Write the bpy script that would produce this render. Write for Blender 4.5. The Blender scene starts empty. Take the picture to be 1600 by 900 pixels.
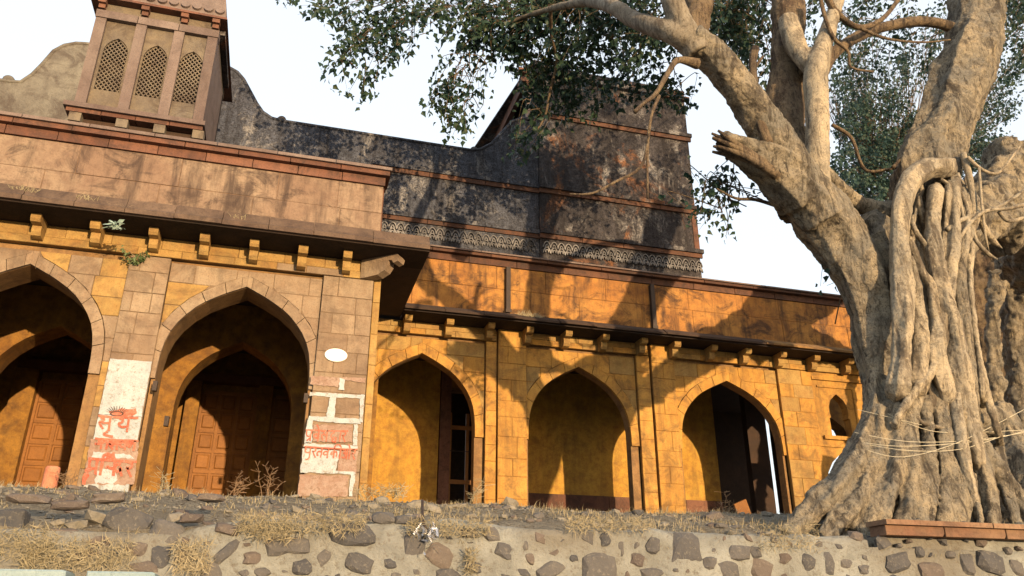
import bpy, bmesh, math, random
import numpy as np
from mathutils import Vector, noise, Matrix
R = math.radians
S = bpy.context.scene
COL = S.collection
# ---------------------------------------------------------------- camera
F, PIT, YAW, EYE = 1250.0, math.atan(1250/2950.0), R(16), 1.6
cd = bpy.data.cameras.new('camera'); cam = bpy.data.objects.new('camera', cd); COL.objects.link(cam)
cam.location = (0, 0, EYE); cam.rotation_euler = (R(90)+PIT, 0, -YAW)
cd.sensor_width = 36; cd.lens = F/1600*36; cd.clip_end = 3000; cd.clip_start = .05
S.camera = cam
# ---------------------------------------------------------------- sky, sun, exposure
AZ, EL = R(14.5), R(4.2)
w = bpy.data.worlds.new('World'); S.world = w; w.use_nodes = True
nt = w.node_tree; bgn = nt.nodes['Background']
sky = nt.nodes.new('ShaderNodeTexSky'); sky.sky_type = 'NISHITA'; sky.sun_disc = False
sky.sun_elevation = EL; sky.sun_rotation = R(180)-AZ
sky.air_density = 1.0; sky.dust_density = 4.0; sky.ozone_density = 1.0
hz = nt.nodes.new('ShaderNodeMix'); hz.data_type = 'RGBA'; hz.blend_type = 'ADD'; hz.inputs[0].default_value = 1
hz.inputs[7].default_value = (4.0, 4.2, 4.5, 1)      # thin bright evening haze over the whole sky
nt.links.new(sky.outputs[0], hz.inputs[6]); nt.links.new(hz.outputs[2], bgn.inputs[0]); bgn.inputs[1].default_value = .15
sd = bpy.data.lights.new('sun', 'SUN'); sun = bpy.data.objects.new('sun', sd); COL.objects.link(sun)
sd.energy = 5.0; sd.angle = R(.6); sd.color = (1, .70, .40)
tr = Vector((-math.sin(AZ)*math.cos(EL), math.cos(AZ)*math.cos(EL), -math.sin(EL)))
sun.rotation_euler = tr.to_track_quat('-Z', 'Y').to_euler()
S.view_settings.view_transform = 'Standard'; S.view_settings.look = 'None'
S.view_settings.gamma = 1; S.view_settings.exposure = .5
S.cycles.max_bounces = 6; S.cycles.diffuse_bounces = 1
# ---------------------------------------------------------------- measuring: a viewing ray met with the plane y = Y
_fw = Vector((math.sin(YAW)*math.cos(PIT), math.cos(YAW)*math.cos(PIT), math.sin(PIT)))
_rt = Vector((math.cos(YAW), -math.sin(YAW), 0)); _up = _rt.cross(_fw)
def P(px, py, Y):
    d = _fw + _rt*(px-800)/F - _up*(py-450)/F
    d = d*(Y/d.y)
    return Vector((d.x, d.y, d.z+EYE))
def rad(px, p):
    return px*((p-Vector((0, 0, EYE))).dot(_fw))/F
# ---------------------------------------------------------------- object helpers
def empty(name, label, cat, loc=(0, 0, 0), group=None):
    o = bpy.data.objects.new(name, None); COL.objects.link(o); o.location = loc; o.empty_display_size = .2
    return tag(o, label, cat, group)
def tag(o, label, cat, group=None):
    o['label'] = label; o['category'] = cat
    if group: o['group'] = group
    return o
def obj(name, bm, m, parent=None, smooth=False, kind=None):
    me = bpy.data.meshes.new(name)
    if smooth:
        for f in bm.faces: f.smooth = True
    bm.to_mesh(me); bm.free()
    return lk(name, me, m, parent, kind)
def lk(name, me, m, parent=None, kind=None):
    if m and not me.materials: me.materials.append(m)
    o = bpy.data.objects.new(name, me); COL.objects.link(o)
    if parent:
        o.parent = parent
        if parent.parent is None: o.matrix_parent_inverse = Matrix.Translation(-parent.location)
    if kind: o['kind'] = kind
    return o
def BM(): return bmesh.new()
def box(bm, x0, x1, y0, y1, z0, z1):
    v = [bm.verts.new((x, y, z)) for x in (x0, x1) for y in (y0, y1) for z in (z0, z1)]
    for f in ((0, 1, 3, 2), (4, 6, 7, 5), (0, 4, 5, 1), (2, 3, 7, 6), (0, 2, 6, 4), (1, 5, 7, 3)):
        bm.faces.new([v[i] for i in f])
    return bm
def prism(bm, poly, y0, y1, inset=0.0):
    """polygon in x-z, pushed along y; y0 is the front (towards the viewer); inset chamfers the front edge"""
    n = len(poly)
    a = sum(poly[i][0]*poly[(i+1) % n][1]-poly[(i+1) % n][0]*poly[i][1] for i in range(n))
    if a < 0: poly = poly[::-1]
    cx = sum(p[0] for p in poly)/n; cz = sum(p[1] for p in poly)/n
    rings = []
    lay = [(y1, 0), (y0, 0)] if not inset else [(y1, 0), (y0+inset, 0), (y0, inset)]
    for y, ins in lay:
        r = []
        for x, z in poly:
            dx, dz = cx-x, cz-z
            r.append(bm.verts.new((x+(ins if dx > 0 else -ins)*(abs(dx) > ins), y, z+(ins if dz > 0 else -ins)*(abs(dz) > ins))))
        rings.append(r)
    for A, B in zip(rings, rings[1:]):
        for i in range(n):
            j = (i+1) % n
            bm.faces.new((A[i], A[j], B[j], B[i]))
    try:
        bm.faces.new(rings[-1]); bm.faces.new(rings[0][::-1])
    except ValueError: pass
    return bm
def pyramid_box(bm, sec, x0, x1):
    """section in y-z pushed along x"""
    A = [bm.verts.new((x0, y, z)) for y, z in sec]; B = [bm.verts.new((x1, y, z)) for y, z in sec]
    n = len(sec)
    for i in range(n):
        j = (i+1) % n; bm.faces.new((A[i], A[j], B[j], B[i]))
    bm.faces.new(A[::-1]); bm.faces.new(B)
    bmesh.ops.recalc_face_normals(bm, faces=bm.faces)
    return bm
def cat_rom(pts, n):
    out = []
    k = len(pts)
    for i in range(k-1):
        p0, p1, p2, p3 = pts[max(i-1, 0)], pts[i], pts[i+1], pts[min(i+2, k-1)]
        for s in range(n):
            t = s/n
            out.append(tuple(.5*((2*b)+(-a+c)*t+(2*a-5*b+4*c-d)*t*t+(-a+3*b-3*c+d)*t**3) for a, b, c, d in zip(p0, p1, p2, p3)))
    out.append(tuple(pts[-1])); return out
def tube(bm, pts, seg=8, n=4, wob=0.0, lobes=0, seed=0):
    """pts: (x,y,z,r)"""
    pp = cat_rom(pts, n) if n > 1 else [tuple(p) for p in pts]
    rings = []; prev = None
    for i, p in enumerate(pp):
        c = Vector(p[:3]); r = max(p[3], .0008)
        a = Vector(pp[max(i-1, 0)][:3]); b = Vector(pp[min(i+1, len(pp)-1)][:3])
        d = (b-a)
        if d.length < 1e-6: d = Vector((0, 0, 1))
        d.normalize()
        if prev is None:
            u = d.cross(Vector((.3, 1, .2))); u.normalize()
        else:
            u = prev-d*prev.dot(d); u.normalize()
        prev = u; v = d.cross(u)
        ring = []
        for k in range(seg):
            t = 2*math.pi*k/seg; rr = r
            if lobes: rr *= 1+.13*math.sin(lobes*t+seed+i*.15)+.07*math.sin((lobes*2+1)*t+seed*2-i*.2)
            if wob: rr *= 1+wob*noise.noise(c*1.7+Vector((math.cos(t), math.sin(t), seed)))
            ring.append(bm.verts.new(c+(u*math.cos(t)+v*math.sin(t))*rr))
        rings.append(ring)
    for A, B in zip(rings, rings[1:]):
        for k in range(seg):
            j = (k+1) % seg; bm.faces.new((A[k], A[j], B[j], B[k]))
    bm.faces.new(rings[0][::-1]); bm.faces.new(rings[-1])
    return bm
def pt(px, py, Y, r):
    p = P(px, py, Y); return (p.x, p.y, p.z, rad(r, p))
# ---------------------------------------------------------------- materials
class N:
    def __init__(s, name):
        s.m = bpy.data.materials.new(name); s.m.use_nodes = True; s.t = s.m.node_tree
        s.b = s.t.nodes['Principled BSDF']; s.b.inputs['Roughness'].default_value = .9
        s.b.inputs['Specular IOR Level'].default_value = .25
        s.geo = s.t.nodes.new('ShaderNodeNewGeometry'); s.pos = s.geo.outputs['Position']
    def l(s, a, b): s.t.links.new(a, b)
    def scale(s, v, off=(0, 0, 0)):
        n = s.t.nodes.new('ShaderNodeMapping'); n.inputs['Scale'].default_value = v; n.inputs['Location'].default_value = off
        s.l(s.pos, n.inputs[0]); return n.outputs[0]
    def noise(s, sc, det=5, rough=.6, vec=None, dist=0):
        n = s.t.nodes.new('ShaderNodeTexNoise'); n.inputs['Scale'].default_value = sc; n.inputs['Detail'].default_value = det
        n.inputs['Roughness'].default_value = rough; n.inputs['Distortion'].default_value = dist
        s.l(vec or s.pos, n.inputs['Vector']); return n.outputs['Fac']
    def vor(s, sc, vec=None, feat='F1'):
        n = s.t.nodes.new('ShaderNodeTexVoronoi'); n.inputs['Scale'].default_value = sc; n.feature = feat
        s.l(vec or s.pos, n.inputs['Vector']); return n.outputs['Distance']
    def ramp(s, f, *st):
        n = s.t.nodes.new('ShaderNodeValToRGB'); e = n.color_ramp.elements
        while len(e) < len(st): e.new(.5)
        for i, (p, c) in enumerate(st):
            e[i].position = p; e[i].color = (c, c, c, 1) if not isinstance(c, tuple) else (*c, 1)
        s.l(f, n.inputs[0]); return n.outputs[0]
    def mix(s, f, a, b, mode='MIX'):
        n = s.t.nodes.new('ShaderNodeMix'); n.data_type = 'RGBA'; n.blend_type = mode
        for k, v in ((0, f), (6, a), (7, b)):
            if isinstance(v, (int, float)): n.inputs[k].default_value = v
            elif isinstance(v, tuple): n.inputs[k].default_value = (*v, 1)
            else: s.l(v, n.inputs[k])
        return n.outputs[2]
    def math(s, op, a, b=None):
        n = s.t.nodes.new('ShaderNodeMath'); n.operation = op
        for k, v in ((0, a), (1, b)):
            if v is None: continue
            if isinstance(v, (int, float)): n.inputs[k].default_value = v
            else: s.l(v, n.inputs[k])
        return n.outputs[0]
    def rnd(s):
        n = s.t.nodes.new('ShaderNodeObjectInfo'); return n.outputs['Random']
    def z(s, lo, hi):
        n = s.t.nodes.new('ShaderNodeSeparateXYZ'); s.l(s.pos, n.inputs[0])
        m = s.t.nodes.new('ShaderNodeMapRange'); m.inputs[1].default_value = lo; m.inputs[2].default_value = hi
        s.l(n.outputs[2], m.inputs[0]); return m.outputs[0]
    def col(s, c):
        if isinstance(c, tuple): s.b.inputs['Base Color'].default_value = (*c, 1)
        else: s.l(c, s.b.inputs['Base Color'])
    def bump(s, h, st=.4, d=.02):
        n = s.t.nodes.new('ShaderNodeBump'); n.inputs['Strength'].default_value = st; n.inputs['Distance'].default_value = d
        s.l(h, n.inputs['Height']); s.l(n.outputs[0], s.b.inputs['Normal'])

def stone_mat(name, c1, c2, c3, dark=(.05, .035, .03), dk=.5, streak=.35, rv=.25, bump=.5, off=0):
    m = N(name)
    big = m.noise(.9, 6, .62, m.scale((1, 1, 1), (off, 0, 0)), .6)
    mid = m.noise(5.5, 6, .65)
    fin = m.noise(38, 4, .7)
    c = m.mix(m.ramp(big, (.36, 0.0), (.62, 1.0)), c1, c2)
    c = m.mix(m.math('MULTIPLY', m.ramp(mid, (.42, 0.0), (.68, 1.0)), .7), c, c3)
    r = m.rnd()
    # each block keeps its own tone
    c = m.mix(rv, c, m.mix(r, tuple(x*.62 for x in c1), tuple(min(1, x*1.35) for x in c2)))
    st = m.noise(1.6, 7, .68, m.scale((2.6, 2.6, .35), (off, 3, 0)), .3)
    c = m.mix(m.math('MULTIPLY', m.ramp(st, (.47, 0.0), (.66, 1.0)), streak), c, dark)
    bl = m.noise(2.1, 8, .72, m.scale((1, 1, 1.3), (7+off, 1, 2)), .8)
    c = m.mix(m.math('MULTIPLY', m.ramp(bl, (.49, 0.0), (.63, 1.0)), dk), c, dark)
    c = m.mix(m.math('MULTIPLY', m.ramp(fin, (.30, 1.0), (.48, 0.0)), .5), c, tuple(x*.45 for x in c1))
    m.col(c)
    m.bump(m.math('ADD', m.math('MULTIPLY', mid, .7), m.math('MULTIPLY', fin, .45)), bump, .03)
    return m.m
OCH = stone_mat('ochre_sandstone', (.42, .225, .05), (.48, .275, .07), (.30, .135, .035), dk=.5, streak=.45, rv=.16)
TAN = stone_mat('tan_sandstone', (.24, .17, .115), (.30, .235, .16), (.19, .12, .075), dk=.38, streak=.3, rv=.25, off=4)
PANEL = stone_mat('pinkish_parapet_stone', (.225, .15, .105), (.285, .215, .15), (.15, .095, .07), dk=.85, streak=.85, rv=.16, off=9)
YEL = stone_mat('yellow_frieze_stone', (.33, .205, .065), (.37, .25, .09), (.26, .125, .045), dk=.42, streak=.2, rv=.25, off=2)
REDS = stone_mat('red_sandstone', (.14, .062, .042), (.20, .10, .065), (.08, .045, .038), dk=.7, streak=.4, rv=.35, off=5)
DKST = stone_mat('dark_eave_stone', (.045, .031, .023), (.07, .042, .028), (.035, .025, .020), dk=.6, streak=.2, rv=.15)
JM = {}
BACKING = stone_mat('joint_mortar', (.25, .15, .06), (.3, .18, .08), (.2, .11, .05), rv=0)
WPAR = stone_mat('wing_parapet_stone', (.36, .16, .042), (.43, .22, .06), (.15, .07, .035), dark=(.035, .024, .022), dk=.8, streak=.75, rv=.1, off=13)
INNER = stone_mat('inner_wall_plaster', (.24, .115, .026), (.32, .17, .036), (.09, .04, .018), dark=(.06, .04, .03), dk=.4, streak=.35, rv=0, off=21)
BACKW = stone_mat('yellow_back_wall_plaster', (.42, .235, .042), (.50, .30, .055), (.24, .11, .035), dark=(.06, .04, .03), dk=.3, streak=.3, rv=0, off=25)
CREAM = stone_mat('weathered_lime_plaster', (.145, .135, .115), (.19, .18, .15), (.10, .09, .08), dk=.6, streak=.2, rv=.1, off=3)
KIOSK = stone_mat('kiosk_grey_stone', (.155, .115, .105), (.20, .16, .14), (.12, .085, .075), dk=.3, streak=.25, rv=.35, off=6)
KPAN = stone_mat('kiosk_panel_plaster', (.21, .165, .11), (.15, .135, .11), (.10, .085, .08), dk=.65, streak=.2, rv=.3, off=8)
for nm_, cc in (('ochre_sandstone', (.34, .175, .043)), ('tan_sandstone', (.21, .145, .09)), ('pinkish_parapet_stone', (.22, .14, .09)), ('yellow_frieze_stone', (.26, .15, .05)), ('wing_parapet_stone', (.24, .11, .035))):
    JM[nm_] = stone_mat(nm_+'_joint', cc, tuple(x*1.2 for x in cc), tuple(x*.7 for x in cc), rv=0)
SHADE = stone_mat('shade_black_stone', (.022, .016, .013), (.034, .022, .017), (.015, .011, .01), dark=(.008, .007, .006), rv=.1)  # near-black stone: shade under eaves and inside the kiosk put into the colour
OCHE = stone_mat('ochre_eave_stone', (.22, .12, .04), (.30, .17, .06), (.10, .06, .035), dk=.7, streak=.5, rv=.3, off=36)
REAVE = stone_mat('red_brown_eave_stone', (.095, .062, .046), (.15, .105, .075), (.06, .045, .035), dk=.7, streak=.4, rv=.3, off=33)
MOULD = stone_mat('dark_red_moulding', (.10, .048, .034), (.15, .075, .045), (.05, .036, .034), dk=.8, streak=.5, rv=.35, off=31)
LEDGE = stone_mat('ledge_sandstone', (.19, .085, .055), (.28, .19, .115), (.22, .15, .09), dk=.5, streak=.4, rv=.35, off=1)

def black_plaster(name, th, off, base):
    m = N(name)
    a = m.noise(1.25, 9, .72, m.scale((.62, .62, .5), (3+off, 0, 1)), .9)
    b = m.noise(2.3, 9, .75, m.scale((.9, 1, .5), (11+off, 5, 0)), .7)
    f = m.noise(26, 5, .75); g = m.noise(7, 6, .7)
    c = m.mix(m.ramp(g, (.35, 0.0), (.65, 1.0)), base, tuple(x*2.6 for x in base))
    c = m.mix(m.ramp(a, (th, 0.0), (th+.08, 1.0)), c, (.22, .10, .045))          # plaster gone: red stone shows
    c = m.mix(m.math('MULTIPLY', m.ramp(b, (.53, 0.0), (.63, 1.0)), .85), c, (.30, .29, .28))
    c = m.mix(m.math('MULTIPLY', m.ramp(f, (.42, 1.0), (.52, 0.0)), .7), c, (.018, .016, .018))
    st = m.noise(1.3, 7, .7, m.scale((3.2, 3.2, .3), (0, 1, 0)), .3)
    c = m.mix(m.math('MULTIPLY', m.ramp(st, (.46, 0.0), (.64, 1.0)), .7), c, (.014, .012, .013))
    m.col(c); m.bump(m.math('ADD', g, m.math('MULTIPLY', f, .6)), .8, .04)
    return m.m
BLK = black_plaster('black_stained_plaster', .545, 0, (.030, .028, .030))
SCR = black_plaster('blue_grey_stained_plaster', .66, 5, (.040, .044, .055))
def simple(name, c1, c2, sc=6, rough=.85, bump=.3, metal=0, rv=.0):
    m = N(name); a = m.noise(sc, 6, .65); b = m.noise(sc*7, 4, .7)
    c = m.mix(m.ramp(a, (.35, 0.0), (.65, 1.0)), c1, c2)
    c = m.mix(m.math('MULTIPLY', m.ramp(b, (.35, 1.0), (.5, 0.0)), .4), c, tuple(x*.5 for x in c1))
    if rv: c = m.mix(rv, c, m.mix(m.rnd(), tuple(x*.45 for x in c1), tuple(min(1, x*1.5) for x in c2)))
    m.col(c); m.b.inputs['Roughness'].default_value = rough; m.b.inputs['Metallic'].default_value = metal
    if bump: m.bump(m.math('ADD', a, b), bump, .02)
    return m.m
WOOD = simple('orange_wood', (.19, .08, .022), (.26, .115, .03), 4, .6, .2, rv=.25)
WOODD = simple('dark_wood', (.10, .045, .02), (.15, .07, .03), 5, .7, .2)
CLAY = simple('terracotta', (.45, .16, .09), (.52, .22, .13), 12)
BLUEP = simple('pale_blue_paint', (.20, .28, .30), (.27, .35, .37), 5, .7)
WASH = simple('whitewash', (.44, .50, .53), (.58, .64, .66), 9, .9, .5)
def wornpaint(name, c1, c2, under, amt):
    m = N(name); a = m.noise(3.5, 7, .75, None, .6); b = m.noise(14, 7, .8); f = m.noise(60, 4, .7)
    c = m.mix(m.ramp(a, (.4, 0.0), (.6, 1.0)), c1, c2)
    c = m.mix(m.math('MULTIPLY', m.ramp(b, (.60-amt, 0.0), (.70-amt, 1.0)), .85), c, under)
    c = m.mix(m.math('MULTIPLY', m.ramp(f, (.38, 1.0), (.46, 0.0)), .4), c, under)
    m.col(c); m.bump(m.math('ADD', a, b), .6, .02); return m.m
WASH = wornpaint('worn_whitewash', (.33, .37, .39), (.43, .47, .49), (.22, .18, .14), .07)
REDP = wornpaint('red_brush_paint', (.36, .085, .05), (.42, .16, .10), (.34, .26, .22), .05)
PINKP = wornpaint('worn_pink_wash', (.26, .165, .125), (.33, .25, .205), (.20, .13, .09), .10)
WHITE = simple('white_enamel', (.84, .84, .82), (.9, .9, .88), 3, .4, 0)
IRON = simple('rusty_iron', (.035, .028, .025), (.06, .04, .03), 10, .6)
FOIL = simple('crumpled_foil', (.55, .58, .66), (.75, .76, .8), 30, .25, .5, .8)
THREAD = simple('cotton_thread', (.55, .50, .36), (.65, .6, .45), 20, .9, 0)
STRAW = simple('dry_straw', (.25, .215, .13), (.36, .31, .20), 1.5, .9, 0, rv=.1)
TWIGM = simple('dry_stem', (.20, .13, .07), (.26, .17, .1), 8, .9, 0)
CLOTH = simple('faded_teal_cloth', (.22, .34, .30), (.35, .45, .40), 14, .9, .3)

def rubble(name, c1, c2, rv=.5):
    m = N(name); a = m.noise(4, 7, .7); b = m.noise(30, 5, .75)
    c = m.mix(m.ramp(a, (.35, 0.0), (.65, 1.0)), c1, c2)
    c = m.mix(rv, c, m.mix(m.rnd(), (.04, .044, .054), (.135, .125, .115)))
    c = m.mix(m.math('MULTIPLY', m.ramp(b, (.54, 0.0), (.64, 1.0)), .4), c, (.24, .22, .18))
    m.col(c); m.bump(m.math('ADD', a, m.math('MULTIPLY', b, .5)), .7, .03); return m.m
ROCK = rubble('dark_basalt_stone', (.065, .068, .075), (.12, .115, .11))
GRAV = simple('grey_gravel', (.15, .14, .115), (.25, .23, .19), 9, .9, .3)
ROCKP = rubble('red_brown_stone', (.11, .085, .07), (.16, .12, .095))
def mortar():
    m = N('lime_mortar'); a = m.noise(2.2, 8, .7, None, .5); b = m.noise(22, 6, .75); c0 = m.noise(.8, 4, .5)
    c = m.mix(m.ramp(a, (.35, 0.0), (.62, 1.0)), (.19, .195, .18), (.30, .31, .285))
    c = m.mix(m.math('MULTIPLY', m.ramp(c0, (.45, 0.0), (.6, 1.0)), .6), c, (.14, .12, .09))
    c = m.mix(m.math('MULTIPLY', m.ramp(b, (.34, 1.0), (.47, 0.0)), .7), c, (.12, .10, .075))
    m.col(c); m.bump(m.math('ADD', a, m.math('MULTIPLY', b, .6)), .9, .05); return m.m
MORT = mortar()
def soil():
    m = N('dusty_soil'); a = m.noise(3, 8, .7, None, .5); b = m.noise(28, 6, .75)
    c = m.mix(m.ramp(a, (.38, 0.0), (.62, 1.0)), (.17, .15, .115), (.26, .24, .19))
    c = m.mix(m.ramp(b, (.36, 1.0), (.5, 0.0)), c, (.09, .075, .055))
    m.col(c); m.bump(m.math('ADD', a, b), 1, .05); return m.m
SOIL = soil()
def bark(name, c1, c2, c3, dark, sc=1.0, st=1.0):
    m = N(name)
    v = m.scale((1, 1, .30)); v2 = m.scale((1, 1, .12), (3, 1, 0))
    a = m.noise(1.9*sc, 8, .7, None, .8); b = m.noise(8*sc, 9, .78, v, 1.6); f = m.noise(46*sc, 5, .75); g = m.noise(6.5*sc, 7, .72, v2, .5)
    bl = m.noise(5*sc, 8, .75, m.scale((1, 1, .8), (9, 4, 2)), .5)
    c = m.mix(m.ramp(a, (.40, 0.0), (.58, 1.0)), c1, c2)
    c = m.mix(m.ramp(bl, (.50, 0.0), (.60, 1.0)), c, c3)
    c = m.mix(m.math('MULTIPLY', m.ramp(g, (.38, 1.0), (.50, 0.0)), .85), c, dark)
    c = m.mix(m.ramp(b, (.37, 1.0), (.47, 0.0)), c, dark)
    c = m.mix(m.math('MULTIPLY', m.ramp(f, (.36, 1.0), (.47, 0.0)), .75), c, dark)
    c = m.mix(m.math('MULTIPLY', m.ramp(m.noise(16*sc, 5, .7), (.60, 0.0), (.68, 1.0)), .5), c, tuple(min(1, x*1.35) for x in c2))
    m.col(c)
    m.bump(m.math('ADD', m.math('MULTIPLY', b, 1.1), m.math('ADD', m.math('MULTIPLY', f, .45), m.math('MULTIPLY', g, 1.0))), st, .06)
    return m.m
BARK = bark('rough_fig_bark', (.205, .19, .155), (.34, .285, .195), (.14, .12, .09), (.048, .04, .032), 1.0, .75)
BARK2 = bark('dark_fig_bark', (.20, .15, .10), (.27, .20, .12), (.13, .09, .06), (.05, .038, .03))
ROOTM = bark('smooth_aerial_root_bark', (.29, .26, .20), (.40, .335, .23), (.20, .17, .125), (.085, .068, .05), .8, .5)
SMG = bark('smooth_grey_shaded_bark', (.17, .145, .11), (.23, .20, .15), (.13, .11, .08), (.07, .055, .04), .8, .3)  # greyer copy of the root bark, with the limb's shade put into the colour
def leafm(name, c1, c2):
    m = N(name); a = m.noise(1.1, 3); b = m.noise(15, 2)
    c = m.mix(m.ramp(a, (.4, 0.0), (.6, 1.0)), c1, c2)
    c = m.mix(m.math('MULTIPLY', m.ramp(b, (.58, 0.0), (.68, 1.0)), .6), c, (.10, .10, .02))
    m.col(c); m.b.inputs['Roughness'].default_value = .45
    tn = m.t.nodes.new('ShaderNodeBsdfTranslucent'); m.l(c, tn.inputs[0])
    mx = m.t.nodes.new('ShaderNodeMixShader'); mx.inputs[0].default_value = .28
    m.l(m.b.outputs[0], mx.inputs[1]); m.l(tn.outputs[0], mx.inputs[2])
    m.l(mx.outputs[0], m.t.nodes['Material Output'].inputs[0]); return m.m
LEAF = leafm('fig_leaf', (.018, .045, .036), (.034, .066, .036))
LEAF2 = leafm('far_leaf', (.030, .065, .055), (.045, .085, .065))
GREEN = leafm('herb_leaf', (.10, .16, .06), (.14, .19, .09))
# ================================================================ SETTING
def hgt(x, y):
    n = noise.noise(Vector((x*1.1, y*1.1, 0)))*.05+noise.noise(Vector((x*3.7, y*3.7, 4)))*.035+noise.noise(Vector((x*9, y*9, 8)))*.015
    pr = [(6.45, 2.22), (6.75, 2.30), (7.2, 2.47), (7.8, 2.64), (8.6, 2.80), (9.6, 2.90), (12, 2.93), (60, 2.95)]
    if x > 5.2:
        k = min(1, (x-5.2)/.8)
    else: k = 0
    for (a, za), (b, zb) in zip(pr, pr[1:]):
        if y <= b:
            t = max(0, (y-a)/(b-a)); z = za+(zb-za)*t; break
    else: z = 2.95
    z = z*(1-k)+max(z, 2.55+(.28 if y > 8.2 else .28*max(0, (y-6.7)/1.5)))*k
    return z+n
bm = BM()
r = 800
v = [bm.verts.new(c) for c in ((-r, -r, 0), (r, -r, 0), (r, r, 0), (-r, r, 0))]; bm.faces.new(v)
g = obj('ground', bm, SOIL); g['kind'] = 'structure'
# the terrace that carries the palace: fine near the rim, coarse behind
xs = list(np.arange(-6, 12.01, .09)); xs = [-40, -20, -12]+xs+[15, 22, 40, 70]
ys = list(np.arange(6.62, 9.8, .09))+[10.2, 10.8, 11.6, 12.4, 15, 20, 30, 60]
bm = BM(); gv = [[bm.verts.new((x, y, hgt(x, y))) for y in ys] for x in xs]
for i in range(len(xs)-1):
    for j in range(len(ys)-1):
        bm.faces.new((gv[i][j], gv[i+1][j], gv[i+1][j+1], gv[i][j+1]))
for f in bm.faces: f.smooth = True
# the side faces down to the lower ground
for i in range(len(xs)-1):
    a = bm.verts.new((xs[i], 6.62, 0)); b = bm.verts.new((xs[i+1], 6.62, 0)); bm.faces.new((a, b, gv[i+1][0], gv[i][0]))
terr = obj('terrace', bm, SOIL); terr['kind'] = 'structure'

# ================================================================ MASONRY HELPERS
def archw(w, zs, za):
    prof = [(0, 1), (.2, .985), (.4, .935), (.55, .87), (.7, .76), (.8, .65), (.9, .44), (.97, .19), (1, 0)]
    return [(zs+(za-zs)*u, w*k) for u, k in prof]
class Arch:
    def __init__(s, xc, w, zs, za):
        s.xc, s.w, s.zs, s.za = xc, w, zs, za; s.tab = archw(w, zs, za)
    def half(s, z, off=0.0):
        # half width of the opening at height z, grown by off
        if z <= s.zs: return s.w+off
        za = s.za+off*1.25
        if z >= za: return 0.0
        u = (z-s.zs)/(za-s.zs)
        prof = [(0, 1), (.2, .995), (.35, .965), (.48, .905), (.6, .81), (.72, .665), (.82, .49), (.91, .265), (1, 0)]
        for (a, b), (c, d) in zip(prof, prof[1:]):
            if u <= c: return (s.w+off)*(b+(d-b)*(u-a)/(c-a))
        return 0.0
    def zl(s, off=0.0, n=9):
        za = s.za+off*1.25
        return [s.zs+(za-s.zs)*k for k in (0, .2, .35, .48, .6, .72, .82, .91, .96, 1)]
def wall_bays(bm, x0, x1, z0, z1, arches, yf, yb):
    """a wall with arched openings, one prism on each side of each apex"""
    cuts = [x0]
    for a, b in zip(arches, arches[1:]): cuts.append((a.xc+a.w+b.xc-b.w)/2)
    cuts.append(x1)
    for i, a in enumerate(arches):
        zz = a.zl()
        L = [(cuts[i], z0), (a.xc-a.w, z0)]+[(a.xc-a.half(z), z) for z in zz]+[(a.xc, z1), (cuts[i], z1)]
        Rr = [(cuts[i+1], z0), (a.xc+a.w, z0)]+[(a.xc+a.half(z), z) for z in zz]+[(a.xc, z1), (cuts[i+1], z1)]
        prism(bm, L, yf, yb); prism(bm, Rr, yf, yb)
    return bm
def cutpoly(x0, x1, z0, z1, arches, off):
    """rectangle minus arches -> list of polygons"""
    pcs = []
    spans = [(x0, x1)]
    hit = None
    for a in arches:
        if a.xc-a.w-off < x1 and a.xc+a.w+off > x0 and z0 < a.za+off*1.25: hit = a
    if not hit: return [[(x0, z0), (x1, z0), (x1, z1), (x0, z1)]]
    zs = sorted(set([z0, z1]+[z for z in hit.zl(off) if z0 < z < z1]))
    for s in (-1, 1):
        edge = []
        for z in zs:
            e = hit.xc+s*hit.half(z, off)
            e = min(max(e, x0), x1)
            # keep each side on its own side of the apex
            if s < 0: e = min(e, max(x0, hit.xc))
            else: e = max(e, min(x1, hit.xc))
            edge.append((e, z))
        if s < 0: poly = [(x0, z0)]+edge+[(x0, z1)]
        else: poly = [(x1, z0)]+edge+[(x1, z1)]
        # clean doubles
        q = []
        for p in poly:
            if not q or abs(p[0]-q[-1][0])+abs(p[1]-q[-1][1]) > 1e-4: q.append(p)
        if len(q) > 1 and abs(q[0][0]-q[-1][0])+abs(q[0][1]-q[-1][1]) < 1e-4: q.pop()
        area = abs(sum(q[i][0]*q[(i+1) % len(q)][1]-q[(i+1) % len(q)][0]*q[i][1] for i in range(len(q))))/2
        if len(q) > 2 and area > .003: pcs.append(q)
    return pcs
def ashlar(parent, mats, x0, x1, z0, z1, yf, ch, bw, seed, arches=(), off=0.0, depth=.05, gap=.0045, name='stone_block', jit=.005):
    rn = random.Random(seed)
    for q in cutpoly(x0+.003, x1-.003, z0+.003, z1-.003, arches, off):
        obj('joint_mortar', prism(BM(), q, yf+.011, yf+depth-.004), JM.get(mats[0].name, BACKING), parent)
    nrow = max(1, round((z1-z0)/ch)); z = z0; row = 0
    hs = [1+rn.uniform(-.16, .16) for _ in range(nrow)]; k = (z1-z0)/sum(hs)
    for h in hs:
        h *= k
        x = x0; first = True
        while x < x1-.02:
            wd = bw*rn.uniform(.72, 1.3)
            if first and row % 2: wd *= .55
            first = False
            if x1-(x+wd) < bw*.35: wd = x1-x
            for q in cutpoly(x+gap, x+wd-gap, z+gap, z+h-gap, arches, off):
                b = prism(BM(), q, yf+rn.uniform(-jit, jit), yf+depth, .006)
                obj(name, b, rn.choice(mats), parent)
            x += wd
        z += h; row += 1
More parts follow.
